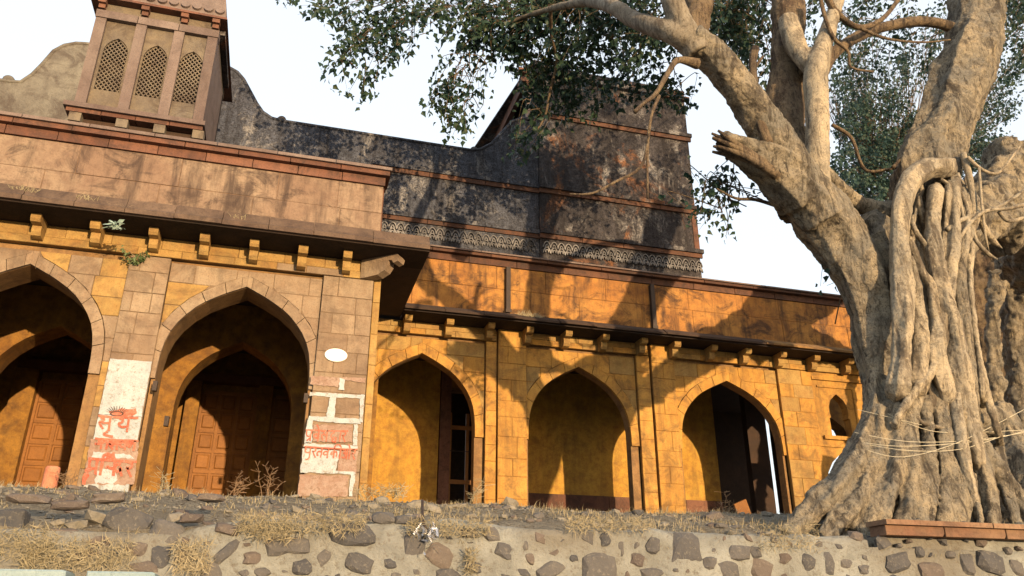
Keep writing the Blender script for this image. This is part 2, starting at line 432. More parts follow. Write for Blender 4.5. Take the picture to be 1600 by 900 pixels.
def voussoirs(parent, mat, a, t, yf, depth, n=7, name='arch_stone', zlow=None):
    """ring of separate wedge stones round the arch"""
    zz0 = a.zl(); zz1 = a.zl(t)
    for s in (-1, 1):
        inner = []; outer = []
        for k in range(n*2+1):
            u = k/(n*2)
            zi = a.zs+(a.za-a.zs)*math.sin(u*math.pi/2)**.9; zo = a.zs+(a.za+t*1.25-a.zs)*math.sin(u*math.pi/2)**.9
            inner.append((a.xc+s*a.half(zi), zi)); outer.append((a.xc+s*a.half(zo, t), zo))
        g = .006
        for k in range(n):
            i = inner[2*k:2*k+3]; o = outer[2*k:2*k+3]
            q = i+o[::-1]
            cx = sum(p[0] for p in q)/6; cz = sum(p[1] for p in q)/6
            q = [(cx+(x-cx)*.965, cz+(z-cz)*.975) for x, z in q]
            obj(name, prism(BM(), q, yf+random.uniform(-.003, .003), yf+depth, 0), mat, parent)
def strip(parent, name, mat, x0, x1, y0, y1, z0, z1, n=1, seed=0, gap=.006):
    rn = random.Random(seed); L = (x1-x0)/n
    for i in range(n):
        j = rn.uniform(-.006, .006)
        obj(name, box(BM(), x0+i*L+gap*(i > 0), x0+(i+1)*L-gap*(i < n-1), y0+j, y1, z0+j*.4, z1+j*.4), mat, parent)
def bracket_mesh():
    me = bpy.data.meshes.new('bracket'); b = BM()
    # two rounded tiers; front at y=-.34, back at y=0, top at z=0
    pyramid_box(b, [(0, 0), (-.33, 0), (-.345, -.03), (-.34, -.10), (-.31, -.14), (-.22, -.15), (0, -.15)], -.07, .07)
    pyramid_box(b, [(0, -.15), (-.19, -.15), (-.20, -.19), (-.195, -.25), (-.16, -.30), (-.08, -.315), (0, -.32)], -.066, .066)
    b.to_mesh(me); b.free(); return me
BRK = bracket_mesh()
def brackets(parent, xs, y, z, mat):
    me = BRK.copy(); me.materials.clear(); me.materials.append(mat)
    for i, x in enumerate(xs):
        o = lk('bracket', me, None, parent); o.location = (x, y, z); o.rotation_euler = (0, 0, random.uniform(-.03, .03))
        s = random.uniform(.93, 1.04); o.scale = (s, 1, s)

# ================================================================ LEFT ARCADE BLOCK
FL = 3.0
LB = empty('arcade_block', 'projecting left arcade block of tan sandstone with two tall pointed arches and a pinkish parapet', 'building', (-1.5, 12, FL))
YL = 12.0
A1 = Arch(-3.80, 1.05, 4.88, 6.44); A2 = Arch(-.80, 1.07, 4.88, 6.43); A0 = Arch(-6.8, 1.05, 4.88, 6.44)
core = wall_bays(BM(), -9.2, 1.22, FL-.4, 7.05, [A0, A1, A2], YL+.09, YL+.62)
obj('wall', core, BACKING, LB)
box_side = box(BM(), .62+.05, 1.22, YL+.625, 14.5, FL-.4, 7.05); obj('side_wall', box_side, TAN, LB)
# recessed arch panels (blocks), then the piers and the frieze proud of them
ashlar(LB, [TAN, TAN, YEL], -1.93, .33, FL, 6.70, YL+.045, .30, .52, 3, [A2], .155)
ashlar(LB, [TAN, TAN, YEL], -4.95, -2.50, FL, 6.66, YL+.045, .30, .52, 4, [A1], .155)
for a in (A1, A2): voussoirs(LB, TAN, a, .15, YL+.035, .055, 7)
ashlar(LB, [TAN], -2.50, -1.93, FL, 6.74, YL-.02, .31, .33, 5, depth=.10)
ashlar(LB, [TAN], .33, 1.12, FL, 6.74, YL-.02, .31, .43, 6, depth=.10)
ashlar(LB, [YEL], 1.125, 1.245, FL, 7.06, YL+.03, .55, .3, 8, depth=.08)
ashlar(LB, [YEL, TAN], -4.95, 1.12, 6.745, 6.87, YL-.03, .13, .6, 7, depth=.1)
ashlar(LB, [YEL], -4.95, 1.12, 6.875, 7.07, YL+.0, .2, .55, 9, depth=.08)
brackets(LB, [P(x, y, 11.8).x for x, y in [(-32, 345), (60, 350), (152, 360), (242, 370), (320, 380), (397, 390), (472, 400), (543, 405)]], YL-.02, 7.085, YEL)
# eave: flat soffit, steep top, wrapping the right-hand corner
def eave(parent, x0, x1, n, yf, yb, seed):
    rn = random.Random(seed); L = (x1-x0)/n
    obj('soffit_shade', box(BM(), x0, x1, yf+.05, yb, 7.066, 7.086), SHADE, parent)  # thin slab added below the eave, its black colour standing for the shade there
    for i in range(n):
        j = rn.uniform(-.025, .02)
        sec = [(yb, 7.09), (yf+j, 7.09), (yf+j, 7.165), (yf+.05+j, 7.20), (yf+.12+j, 7.36), (yb, 7.46)]
        obj('eave_slab', pyramid_box(BM(), sec, x0+i*L+.004, x0+(i+1)*L-.004), REAVE, parent)
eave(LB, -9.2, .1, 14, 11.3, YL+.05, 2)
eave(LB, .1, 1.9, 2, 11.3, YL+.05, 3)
bm = BM()   # return of the eave along the right side
sec = [(1.22, 7.09), (1.9, 7.09), (1.9, 7.165), (1.86, 7.20), (1.78, 7.36), (1.22, 7.46)]
for y in (12.05, 14.44):
    pass
A = [bm.verts.new((x, 12.055, z)) for x, z in sec]; B = [bm.verts.new((x, 14.4, z)) for x, z in sec]
for i in range(6):
    j = (i+1) % 6; bm.faces.new((A[i], A[j], B[j], B[i]))
bm.faces.new(A); bm.faces.new(B); bmesh.ops.recalc_face_normals(bm, faces=bm.faces)
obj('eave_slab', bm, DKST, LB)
# curled corner bracket
bm = BM()
prf = [(-.06, 0), (.50, .0), (.60, -.02), (.64, -.08), (.62, -.15), (.54, -.17), (.50, -.11), (.44, -.11), (.44, -.18), (.38, -.27), (.25, -.33), (.05, -.34), (-.06, -.34)]
d = Vector((.78, -.62, 0)).normalized(); nn = Vector((-d.y, d.x, 0))
for s in (0,):
    A = [bm.verts.new(Vector((1.0, 11.99, 7.085))+d*a+Vector((0, 0, b))-nn*.09) for a, b in prf]
    B = [bm.verts.new(Vector((1.0, 11.99, 7.085))+d*a+Vector((0, 0, b))+nn*.09) for a, b in prf]
    for i in range(len(prf)):
        j = (i+1) % len(prf); bm.faces.new((A[i], A[j], B[j], B[i]))
    bm.faces.new(A); bm.faces.new(B)
bmesh.ops.recalc_face_normals(bm, faces=bm.faces)
obj('corner_bracket', bm, TAN, LB)
# parapet
obj('parapet_backing', box(BM(), -9.2, 1.14, YL+.06, YL+.5, 7.46, 8.78), BACKING, LB)
ashlar(LB, [PANEL], -5.3, 1.17, 7.50, 8.50, YL+.01, .52, 1.25, 12, depth=.06, gap=.004)
strip(LB, 'red_band_stone', REDS, -5.3, 1.19, YL-.02, YL+.07, 8.505, 8.655, 9, 1)
strip(LB, 'cornice_stone', REDS, -5.3, 1.25, YL-.11, YL+.5, 8.66, 8.74, 8, 2)
strip(LB, 'cornice_lip', KIOSK, -5.3, 1.28, YL-.15, YL+.5, 8.745, 8.80, 7, 3)
obj('parapet_end', box(BM(), 1.145, 1.19, YL+.075, 14.7, 7.462, 8.655), REDS, LB)
# inner row of arches, ceiling, floor and back wall with panelled doors
I0 = Arch(-6.9, .98, 4.85, 6.36); I1 = Arch(-3.88, .98, 4.85, 6.36); I2 = Arch(-.90, .98, 4.85, 6.36)
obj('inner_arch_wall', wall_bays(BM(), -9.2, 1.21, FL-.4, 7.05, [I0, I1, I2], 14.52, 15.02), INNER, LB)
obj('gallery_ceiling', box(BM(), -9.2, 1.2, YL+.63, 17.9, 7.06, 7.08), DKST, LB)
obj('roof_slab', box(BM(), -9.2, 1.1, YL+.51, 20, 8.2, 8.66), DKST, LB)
obj('floor', box(BM(), -9.2, 1.22, YL-.1, 17.9, FL-.1, FL), REDS, LB)
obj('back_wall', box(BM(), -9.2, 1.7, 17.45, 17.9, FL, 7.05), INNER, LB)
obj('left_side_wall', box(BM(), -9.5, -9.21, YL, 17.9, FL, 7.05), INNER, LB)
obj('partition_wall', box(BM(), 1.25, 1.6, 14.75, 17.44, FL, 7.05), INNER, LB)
for (px0, px1) in ((-5.2, -4.79), (-2.02, -1.75), (-.62, -.32), (-3.45, -3.2), (.2, .5)):
    obj('door_post', box(BM(), px0, px1, 17.18, 17.44, FL, 6.3), INNER, LB)
def panel_door(x0, x1):
    d = obj('panelled_door', box(BM(), x0, x1, 17.38, 17.44, FL, 6.1), WOOD, LB)
    n = max(1, round((x1-x0)/.40)); w_ = (x1-x0)/n
    for i in range(n+1):
        obj('door_rail', box(BM(), x0+i*w_-.025, x0+i*w_+.025, 17.34, 17.379, FL, 6.1), WOOD, d)
    for k in range(8):
        z = 3.25+k*.41
        obj('door_rail', box(BM(), x0+.03, x1-.03, 17.35, 17.378, z-.03, z+.03), WOOD, d)
    for i in range(n):
        for k in range(7):
            z = 3.25+k*.41
            obj('door_panel', prism(BM(), [(x0+i*w_+.06, z+.07), (x0+(i+1)*w_-.06, z+.07), (x0+(i+1)*w_-.06, z+.34), (x0+i*w_+.06, z+.34)], 17.345, 17.379, .02), WOOD, d)
panel_door(-4.76, -3.48); panel_door(-1.72, -.65); panel_door(-.29, .18)
obj('wood_lintel', box(BM(), -5.2, .5, 17.2, 17.43, 6.31, 6.5), WOODD, LB)
# small iron clamps on the piers
for (px, py, Y) in ((242, 603, 11.99), (260, 658, 12.3), (478, 622, 11.99)):
    p = P(px, py, Y-.05)
    obj('iron_clamp', box(BM(), p.x-.03, p.x+.03, p.y-.02, p.y+.06, p.z-.07, p.z+.07), IRON, LB)
# ---------------------------------------------------------------- paint on the two piers
def wobble(x0, x1, z0, z1, seed, amp=.016, step=.05):
    rn = random.Random(seed); q = []
    def side(a, b):
        n = max(1, int(math.dist(a, b)/step))
        for i in range(n):
            t = i/n; q.append((a[0]+(b[0]-a[0])*t+rn.uniform(-amp, amp), a[1]+(b[1]-a[1])*t+rn.uniform(-amp, amp)))
    side((x0, z0), (x1, z0)); side((x1, z0), (x1, z1)); side((x1, z1), (x0, z1)); side((x0, z1), (x0, z0)); return q
YP = YL-.0305
obj('white_paint', prism(BM(), wobble(-2.49, -1.94, 4.30, 5.10, 1, .005), YP, YP+.02), WASH, LB)
obj('white_paint', prism(BM(), wobble(-2.49, -1.94, 3.25, 4.295, 2, .004), YP, YP+.02), WASH, LB)
def cr1(cx, cy): p = P(100+cx/3.915, 540+cy/3.915, YP); return (p.x, p.z)
def cr2(cx, cy): p = P(450+cx/4.287, 570+cy/4.287, YP); return (p.x, p.z)
def blot(parent, fn, q, m, seed, y=YP-.004, amp=5, name='paint_patch'):
    rn = random.Random(seed); out = []
    for i in range(len(q)):
        a, b = q[i], q[(i+1) % len(q)]
        n = max(1, int(math.dist(a, b)/18))
        for k in range(n):
            t = k/n; out.append(fn(a[0]+(b[0]-a[0])*t+rn.uniform(-amp, amp), a[1]+(b[1]-a[1])*t+rn.uniform(-amp, amp)))
    return obj(name, prism(BM(), out, y, y+.003), m, parent)
blot(LB, cr1, [(165, 570), (460, 585), (425, 850), (110, 850)], PINKP, 3, YP-.003)
blot(LB, cr1, [(180, 650), (400, 665), (430, 690), (170, 685)], WASH, 30, YP-.005)
blot(LB, cr1, [(200, 770), (300, 740), (330, 800), (310, 845), (190, 840)], WASH, 31, YP-.005, 8)
# bare stones with white joints on the second pier
for k, (q, m) in enumerate([
    ([(155, 75), (520, 90), (512, 118), (345, 100), (335, 150), (150, 130)], PINKP),
    ([(150, 182), (505, 200), (500, 228), (145, 205)], WASH), ([(138, 345), (490, 362), (486, 398), (130, 372)], WASH),
    ([(285, 195), (320, 200), (312, 360), (255, 350)], WASH), ([(128, 372), (165, 372), (160, 520), (110, 520)], WASH),
    ([(440, 395), (468, 395), (462, 545), (436, 540)], WASH), ([(108, 525), (470, 545), (466, 572), (102, 548)], WASH),
    ([(100, 560), (345, 575), (320, 722), (84, 712)], WASH), ([(345, 575), (470, 580), (455, 728), (330, 722)], PINKP),
    ([(84, 700), (455, 718), (452, 735), (82, 722)], WASH), ([(420, 735), (452, 735), (430, 880), (408, 880)], WASH),
    ([(80, 735), (405, 745), (398, 885), (62, 880)], PINKP), ([(485, 200), (512, 205), (500, 385), (478, 385)], WASH),
    ([(345, 90), (385, 100), (375, 170), (340, 165)], WASH), ([(170, 400), (430, 405), (432, 520), (165, 515)], PINKP)]):
    blot(LB, cr2, q, m, 50+k, YP-.003-.0006*k, 4, 'paint_patch')
V_ = lambda x, a=0, b=1: [(x, a), (x, b)]
G = {'na': [[(0, .55), (.15, .45), (.3, .52), (.7, .5)], V_(.7)], 'aa': [V_(.35)],
 'ra': [[(.1, .05), (.45, .1), (.5, .3), (.3, .45), (.15, .42), (.6, 1)]],
 'ya': [[(.1, .08), (.35, .15), (.3, .35), (.1, .45), (.3, .68), (.7, .6)], V_(.7)],
 'nna': [[(.1, 0), (.1, .5), (.25, .62), (.4, .5), (.4, 0)], V_(.75)],
 'ma': [[(.1, 0), (.1, .55), (.25, .68), (.08, .78)], [(.1, .6), (.7, .6)], V_(.7)],
 'da': [[(.4, 0), (.4, .2), (.15, .3), (.1, .55), (.35, .7), (.55, .55), (.45, .45), (.7, 1)]],
 'i': [[(.1, 1), (.1, 0), (.12, -.25), (.45, -.38), (.85, -.18), (.9, 0)]],
 'ii': [[(-.5, 0), (-.4, -.25), (0, -.38), (.3, -.2), (.35, 0), (.35, 1)]],
 'pa': [[(.1, 0), (.1, .4), (.35, .55), (.7, .5)], V_(.7)],
 'pra': [[(.1, 0), (.1, .4), (.35, .55), (.7, .5)], V_(.7), [(.68, .6), (.25, .95)]],
 'va': [[(.7, .45), (.4, .35), (.15, .5), (.35, .72), (.7, .58)], V_(.7)],
 've': [[(.7, .45), (.4, .35), (.15, .5), (.35, .72), (.7, .58)], V_(.7), [(.7, 0), (.5, -.3), (.3, -.5)]],
 'sha': [[(.05, .1), (.35, .08), (.4, .3), (.15, .45), (.4, .9)], [(.38, .42), (.8, .35)], V_(.8)],
 'ta': [[(.7, .4), (.35, .4), (.15, .6), (.35, .85)], V_(.7)],
 'tta': [[(.7, .3), (.15, .3), (.4, .65), (.7, .6)], V_(.7)],
 'ka': [V_(.5), [(.5, .4), (.2, .35), (.15, .6), (.5, .55)], [(.5, .4), (.8, .35), (.9, .6), (.8, .8)]],
 'sa': [[(.1, .1), (.35, .15), (.3, .35), (.1, .42), (.4, .85)], [(.3, .45), (.75, .45)], V_(.75)],
 'uu': [[(-.3, 1), (-.5, 1.18), (-.2, 1.3), (.1, 1.35)]], 'u': [[(-.1, 1), (-.35, 1.25), (-.6, 1.2)]],
 'rya': [[(.1, .08), (.35, .15), (.3, .35), (.1, .45), (.3, .68), (.7, .6)], V_(.7), [(.7, 0), (.5, -.25), (.75, -.38), (.95, -.25)]],
 'o': [[(.05, .15), (.35, .1), (.4, .3), (.2, .42), (.45, .55), (.35, .88), (.05, .8)], [(.4, .45), (.6, .4)], V_(.65), V_(.95), [(.95, 0), (.75, -.35), (.6, -.4)]],
 'dva': [[(.4, 0), (.4, .2), (.15, .3), (.1, .55), (.35, .7), (.55, .55)], [(.5, .75), (.3, .85), (.45, 1), (.75, .9)], [(.75, .6), (.75, 1.1)]]}
def write(fn, x0, y0, dx, dy, hh, word, wpx, name, m, head=True, adv=None):
    """brush strokes along a head line starting at (x0,y0) in measured units"""
    rn = random.Random(len(word)*7+int(x0)); bmx = BM(); cnt = 0
    tot = sum(w for _, w in word); L = math.hypot(dx, dy)
    lines = [[(x0-4, y0-1), (x0+dx*.5, y0+dy*.5+2), (x0+dx+6, y0+dy)]] if head else []
    x = 0
    for gname, wd in word:
        cw = L*wd/tot
        if gname:
            for st in G[gname]:
                sc = L*(.9 if wd else .9)/tot
                lines.append([(x0+dx*(x+(u)*sc)/L+rn.uniform(-1.5, 1.5)-v*hh*.16, y0+dy*(x+u*sc)/L+v*hh+rn.uniform(-1.5, 1.5)) for u, v in st])
        x += cw
    for ln in lines:
        q = cat_rom(ln, 4) if len(ln) > 2 else [ln[0], ((ln[0][0]+ln[1][0])/2+rn.uniform(-2, 2), (ln[0][1]+ln[1][1])/2), ln[1]]
        y = YP-.014-.0004*(cnt % 9); cnt += 1
        prev = None
        for i, p in enumerate(q):
            a = q[max(0, i-1)]; b = q[min(len(q)-1, i+1)]
            d = (b[0]-a[0], b[1]-a[1]); l = math.hypot(*d) or 1
            ww = wpx*rn.uniform(.75, 1.2)/2
            s = [fn(p[0]-d[1]/l*ww, p[1]+d[0]/l*ww), fn(p[0]+d[1]/l*ww, p[1]-d[0]/l*ww)]
            cur = [bmx.verts.new((s[0][0], y, s[0][1])), bmx.verts.new((s[1][0], y, s[1][1]))]
            if prev: bmx.faces.new((prev[0], prev[1], cur[1], cur[0]))
            prev = cur
    return obj(name, bmx, m, LB)
write(cr1, 215, 432, 235, 12, 90, [('sa', .9), ('uu', .1), (None, .1), ('rya', 1.1)], 15, 'lettering', REDP)
write(cr1, 195, 570, 255, 14, 62, [('na', .8), ('aa', .4), ('ra', .6), ('aa', .4), ('ya', .8), ('nna', .9)], 14, 'lettering', REDP)
write(cr1, 155, 692, 285, 20, 95, [('ma', .9), ('i', .4), ('na', .6), ('da', .8), ('ra', .7)], 17, 'lettering', REDP)
blot(LB, cr1, [(205, 575), (330, 580), (440, 588), (430, 610), (330, 600), (300, 625), (260, 600), (215, 605)], REDP, 61, YP-.007, 6, 'red_smear')
blot(LB, cr1, [(125, 760), (160, 735), (150, 800), (130, 850), (112, 848)], REDP, 62, YP-.007, 6, 'red_smear')
blot(LB, cr1, [(255, 660), (315, 655), (320, 700), (250, 700)], REDP, 63, YP-.0075, 6, 'red_smear')
blot(LB, cr1, [(275, 400), (350, 385), (445, 388), (450, 420), (390, 440), (290, 425)], REDP, 64, YP-.007, 5, 'red_smear')
bmx = BM()
for k in range(11):   # the little painted sun with rays
    a = R(200+k*14); c = (325, 415)
    pts = [(c[0]+math.cos(a)*40, c[1]+math.sin(a)*12), (c[0]+math.cos(a)*75, c[1]+math.sin(a)*44)]
    q = [cr1(pts[0][0]-2, pts[0][1]), cr1(pts[0][0]+2, pts[0][1]), cr1(pts[1][0]+2, pts[1][1]), cr1(pts[1][0]-2, pts[1][1])]
    bmx.faces.new([bmx.verts.new((x, YP-.019, z)) for x, z in q])
for k in range(16):
    a, b = R(k*22.5), R(k*22.5+22.5)
    q = [cr1(325+math.cos(t)*rr*1.0, 418+math.sin(t)*rr*.34) for t, rr in ((a, 34), (b, 34), (b, 42), (a, 42))]
    bmx.faces.new([bmx.verts.new((x, YP-.02, z)) for x, z in q])
obj('painted_sun', bmx, IRON, LB)
write(cr2, 122, 437, 275, 8, 75, [('pra', .8), ('ve', .85), ('sha', .95), (None, .15), ('dva', .8), ('aa', .4), ('ra', .6)], 9, 'lettering', REDP)
write(cr2, 115, 550, 345, 18, 68, [('pa', .75), ('u', .05), ('ra', .5), ('ta', .75), ('va', .75), (None, .1), ('ka', .85), ('ii', .5), ('o', 1.0), ('ra', .6)], 9, 'lettering', REDP)
# plaque
bm = BM(); c = P(525, 555, YL-.04)
prism(bm, [(c.x+.17*math.cos(R(a)), c.z+.105*math.sin(R(a))) for a in range(0, 360, 12)], YL-.052, YL-.026, .006)
tag(obj('oval_plaque', bm, WHITE), 'blank white oval plaque fixed high on the second pier from the left', 'plaque')

# ================================================================ RIGHT WING
WG = empty('arcade_wing', 'recessed ochre arcade wing with pointed arches, stained parapet and stone eave', 'building', (7, 14.5, FL))
YW = 14.5
W3 = Arch(P(660, 550, YW).x, 1.07, 4.88, 6.44); W4 = Arch(P(905, 572, YW).x, 1.07, 4.90, 6.44); W5 = Arch(P(1137, 597, YW).x, 1.165, 4.90, 6.42)
# small cusped window bay and an arched doorway below it are cut separately
XR0 = P(1238, 640, YW).x
core = wall_bays(BM(), 1.26, XR0, FL-.4, 7.05, [W3, W4, W5], YW+.09, YW+.30)
obj('wall', core, BACKING, WG)
ed = [(757, 775), (825, 0), (993, 1018), (1060, 0), (1218, 0)]
X3r = P(757, 650, YW).x; X34 = P(776, 650, YW).x; X4l = P(822, 600, YW).x; X4r = P(998, 650, YW).x
X45 = P(1021, 650, YW).x; X5l = P(1058, 640, YW).x; X5r = P(1221, 640, YW).x
ashlar(WG, [OCH, OCH, YEL], 1.26, X3r, FL, 6.75, YW+.045, .33, .55, 21, [W3], .175)
ashlar(WG, [OCH, OCH, YEL], X4l, X4r, FL, 6.75, YW+.045, .33, .55, 22, [W4], .175)
ashlar(WG, [OCH, OCH, YEL], X5l, X5r, FL, 6.75, YW+.045, .33, .55, 23, [W5], .175)
for a in (W3, W4, W5): voussoirs(WG, OCH, a, .17, YW+.03, .06, 7)
ashlar(WG, [OCH], X3r+.01, X34-.012, FL, 6.79, YW-.02, .36, .4, 24, depth=.1)
ashlar(WG, [OCH], X34+.012, X4l, FL, 7.06, YW-.035, .36, .5, 25, depth=.11)
ashlar(WG, [OCH], X4r+.01, X45-.02, FL, 6.79, YW-.02, .36, .4, 26, depth=.1)
ashlar(WG, [OCH], X45+.02, X5l, FL, 7.06, YW-.035, .36, .5, 27, depth=.11)
ashlar(WG, [YEL, OCH], 1.26, X34-.02, 6.80, 6.92, YW-.03, .12, .7, 28, depth=.1)
ashlar(WG, [YEL, OCH], X4l+.01, X45-.03, 6.80, 6.92, YW-.03, .12, .7, 29, depth=.1)
ashlar(WG, [YEL, OCH], X5l+.01, 13.4, 6.80, 6.92, YW-.03, .12, .7, 30, depth=.1)
ashlar(WG, [YEL], 1.26, X34-.02, 6.925, 7.06, YW+.0, .14, .6, 31, depth=.08)
ashlar(WG, [YEL], X4l+.01, X45-.03, 6.925, 7.06, YW+.0, .14, .6, 32, depth=.08)
ashlar(WG, [YEL], X5l+.01, 13.4, 6.925, 7.06, YW+.0, .14, .6, 33, depth=.08)
# end bay: cusped window above, a low arch below
xc = P(1312, 640, YW).x
def hole_poly(xc, pts): return [(xc+x, z) for x, z in pts]
cusp = [(-.26, 5.40), (-.26, 5.78), (-.22, 5.80), (-.24, 5.90), (-.23, 6.05), (-.17, 6.19), (-.08, 6.27), (0, 6.33)]
low = [(-.55, FL-.4), (-.55, 4.35), (-.5, 4.6), (-.36, 4.82), (-.18, 4.97), (0, 5.05)]
bay0, bay1 = XR0, 13.4
for s in (-1, 1):
    X = bay0 if s < 0 else bay1
    xe = xc
    up = [(X, 5.40)]+[(xc-s*-1*0+s*abs(p[0]), p[1]) for p in cusp]+[(xc, 7.05), (X, 7.05)]
    dn = [(X, FL-.4)]+[(xc+s*abs(p[0]), p[1]) for p in low]+[(xc, 5.399), (X, 5.399)]
    q1 = prism(BM(), up, YW+.04, YW+.24); prism(q1, dn, YW+.04, YW+.24)
    obj('end_bay_wall', q1, OCH, WG)
ashlar(WG, [OCH, OCH, YEL], X5r+.01, xc-.62, FL, 6.79, YW-.02, .33, .5, 34, depth=.1)
for k, (x0, x1, z0, z1, y) in enumerate([(xc-.60, xc+.9, 6.62, 6.68, YW-.01), (xc-.48, xc+.48, 6.46, 6.50, YW+.01), (xc+.42, xc+.48, 5.5, 6.459, YW+.01), (xc-.62, xc+.9, 5.14, 5.18, YW+.005), (xc-.5, xc+.5, 5.30, 5.38, YW-.03)]):
    obj('moulding', box(BM(), x0, x1, y, YW+.05, z0, z1), OCH, WG)
obj('end_wall', box(BM(), 13.1, 13.4, YW+.605, 15.5, FL-.4, 7.05), OCH, WG)
XS = [P(x, 500+(x-637)*.11, 14.3).x for x in [637, 702, 765, 825, 885, 943, 1003, 1055, 1112, 1165, 1220, 1272, 1325]]
brackets(WG, XS, YW-.02, 7.085, YEL)
def weave(parent, x0, x1, n, yf, yb, seed):
    rn = random.Random(seed); L = (x1-x0)/n
    obj('soffit_shade', box(BM(), x0, x1, yf+.05, yb, 7.058, 7.078), SHADE, parent)  # added black slab again: under-eave shade as colour
    for i in range(n):
        j = rn.uniform(-.015, .015)
        sec = [(yb, 7.09), (yf+j, 7.09+abs(j)*.5), (yf+j, 7.135), (yf+.04+j, 7.15), (yf+.16+j, 7.25), (yb, 7.40)]
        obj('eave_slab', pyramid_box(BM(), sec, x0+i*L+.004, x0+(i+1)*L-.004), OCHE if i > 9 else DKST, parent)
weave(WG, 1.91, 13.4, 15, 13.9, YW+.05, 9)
obj('parapet_backing', box(BM(), 1.2, 13.4, YW+.06, YW+.3, 7.40, 8.66), BACKING, WG)
ashlar(WG, [WPAR], 1.21, 13.4, 7.42, 8.44, YW+.005, .51, 1.1, 41, depth=.06, gap=.004)
strip(WG, 'red_band_stone', MOULD, 1.21, 13.4, YW-.015, YW+.07, 8.445, 8.58, 12, 4)
strip(WG, 'cornice_stone', MOULD, 1.25, 13.4, YW-.12, YW+.5, 8.585, 8.64, 10, 5)
strip(WG, 'cornice_lip', KIOSK, 1.25, 13.4, YW-.16, YW+.5, 8.645, 8.675, 11, 6)
for px, py0, py1 in ((794, 418, 487), (1018, 445, 512)):   # drain chutes down the parapet
    a = P(px, py0, YW-.06); b = P(px+1, py1, YW-.06)
    bm = BM(); box(bm, a.x-.045, a.x+.045, YW-.10, YW+.004, b.z-.02, a.z)
    box(bm, a.x-.06, a.x+.06, YW-.115, YW-.1, b.z-.03, b.z+.04)
    obj('drain_chute', bm, IRON, WG)
# gallery behind
YB = 16.9
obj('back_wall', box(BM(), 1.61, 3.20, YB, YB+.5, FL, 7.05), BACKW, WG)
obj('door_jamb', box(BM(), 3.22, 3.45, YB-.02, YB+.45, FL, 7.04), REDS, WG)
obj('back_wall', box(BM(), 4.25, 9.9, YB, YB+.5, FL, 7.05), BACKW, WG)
strip(WG, 'dado_stone', REDS, 4.25, 9.9, YB-.04, YB, FL, 4.27, 6, 7)
obj('door_lintel', box(BM(), 3.45, 4.25, YB, YB+.5, 6.5, 7.05), INNER, WG)
dr = obj('barred_door', box(BM(), 3.45, 4.25, YB+1.6, YB+1.65, FL, 6.9), IRON, WG)
for x in (3.47, 3.86, 4.22): obj('door_bar', box(BM(), x-.035, x+.035, YB+.10, YB+.16, FL, 5.95), WOOD, dr)
for z in (4.45, 5.62): obj('door_bar', box(BM(), 3.45, 4.25, YB+.08, YB+.099, z-.045, z+.045), WOOD, dr)
obj('door_rod', box(BM(), 3.45, 4.25, YB+.085, YB+.099, 5.1, 5.115), IRON, dr)
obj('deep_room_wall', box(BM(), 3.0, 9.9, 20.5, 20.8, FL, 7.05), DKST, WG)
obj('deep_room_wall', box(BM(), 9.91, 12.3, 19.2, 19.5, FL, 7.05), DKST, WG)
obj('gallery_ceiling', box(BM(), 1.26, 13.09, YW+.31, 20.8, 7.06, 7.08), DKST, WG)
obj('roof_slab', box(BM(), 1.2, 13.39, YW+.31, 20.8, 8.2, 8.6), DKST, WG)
obj('floor', box(BM(), 1.23, 13.4, YW-.1, 20.8, FL-.1, FL), REDS, WG)
xa_, xb_ = P(1201, 760, 17.2).x, P(1213, 760, 17.2).x
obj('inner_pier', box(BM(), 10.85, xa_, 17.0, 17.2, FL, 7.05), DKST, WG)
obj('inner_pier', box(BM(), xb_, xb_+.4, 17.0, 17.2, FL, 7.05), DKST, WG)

q_ = [P(a, b, 16.9) for a, b in ((1270, 590), (1365, 590), (1365, 730), (1338, 705), (1318, 668), (1300, 654), (1270, 648))]
obj('inner_arch_wall', prism(BM(), [(v_.x, v_.z) for v_ in q_], 16.9, 17.3), INNER, WG)

# ================================================================ SCREEN WALL, TOWER AND KIOSK ON THE ROOF
YU = 15.2
top = [(-9, 12.7), (-8.6, 12.4), (-8.3, 11.8), (-7.9, 11.53), (-5.95, 11.53), (-5.78, 11.56), (-5.62, 11.78), (-5.5, 12.05), (-5.36, 12.42), (-5.2, 12.60), (-5.0, 12.70), (-4.8, 12.73),
       (-2.24, 12.74), (-1.98, 12.73), (-1.83, 12.66), (-1.68, 12.5), (-1.5, 12.2), (-1.35, 11.95), (-1.2, 11.75), (-1.0, 11.63), (-.78, 11.60), (3.37, 11.60), (3.62, 11.66), (3.88, 11.86), (4.13, 12.22), (4.36, 12.55), (4.6, 12.70), (5.0, 12.76)]
SW = empty('screen_wall', 'long weathered roof wall with swooping shoulders beside the kiosk and the tower', 'wall', (-1, YU, 8.6))
def split(x0, x1): return [(x0, 8.6)]+[(x0, 0)]*0
def seg(x0, x1, mat):
    def zt(x):
        for (a, za), (b, zb) in zip(top, top[1:]):
            if a <= x <= b: return za+(zb-za)*(x-a)/(b-a)
    q = [(x0, 8.61), (x1, 8.61), (x1, zt(x1))]+[p for p in top[::-1] if x0 < p[0] < x1]+[(x0, zt(x0))]
    obj('wall_panel', prism(BM(), q, YU, YU+.35), mat, SW)
    # rounded coping following the top
    pts = [(x0, YU+.02, zt(x0), .045)]+[(p[0], YU+.02, p[1], .045) for p in top if x0 < p[0] < x1]+[(x1, YU+.02, zt(x1), .045)]
    obj('coping', tube(BM(), pts, 8, 1), mat, SW, True)
seg(-9, -3.0, CREAM); seg(-2.999, 4.99, SCR)
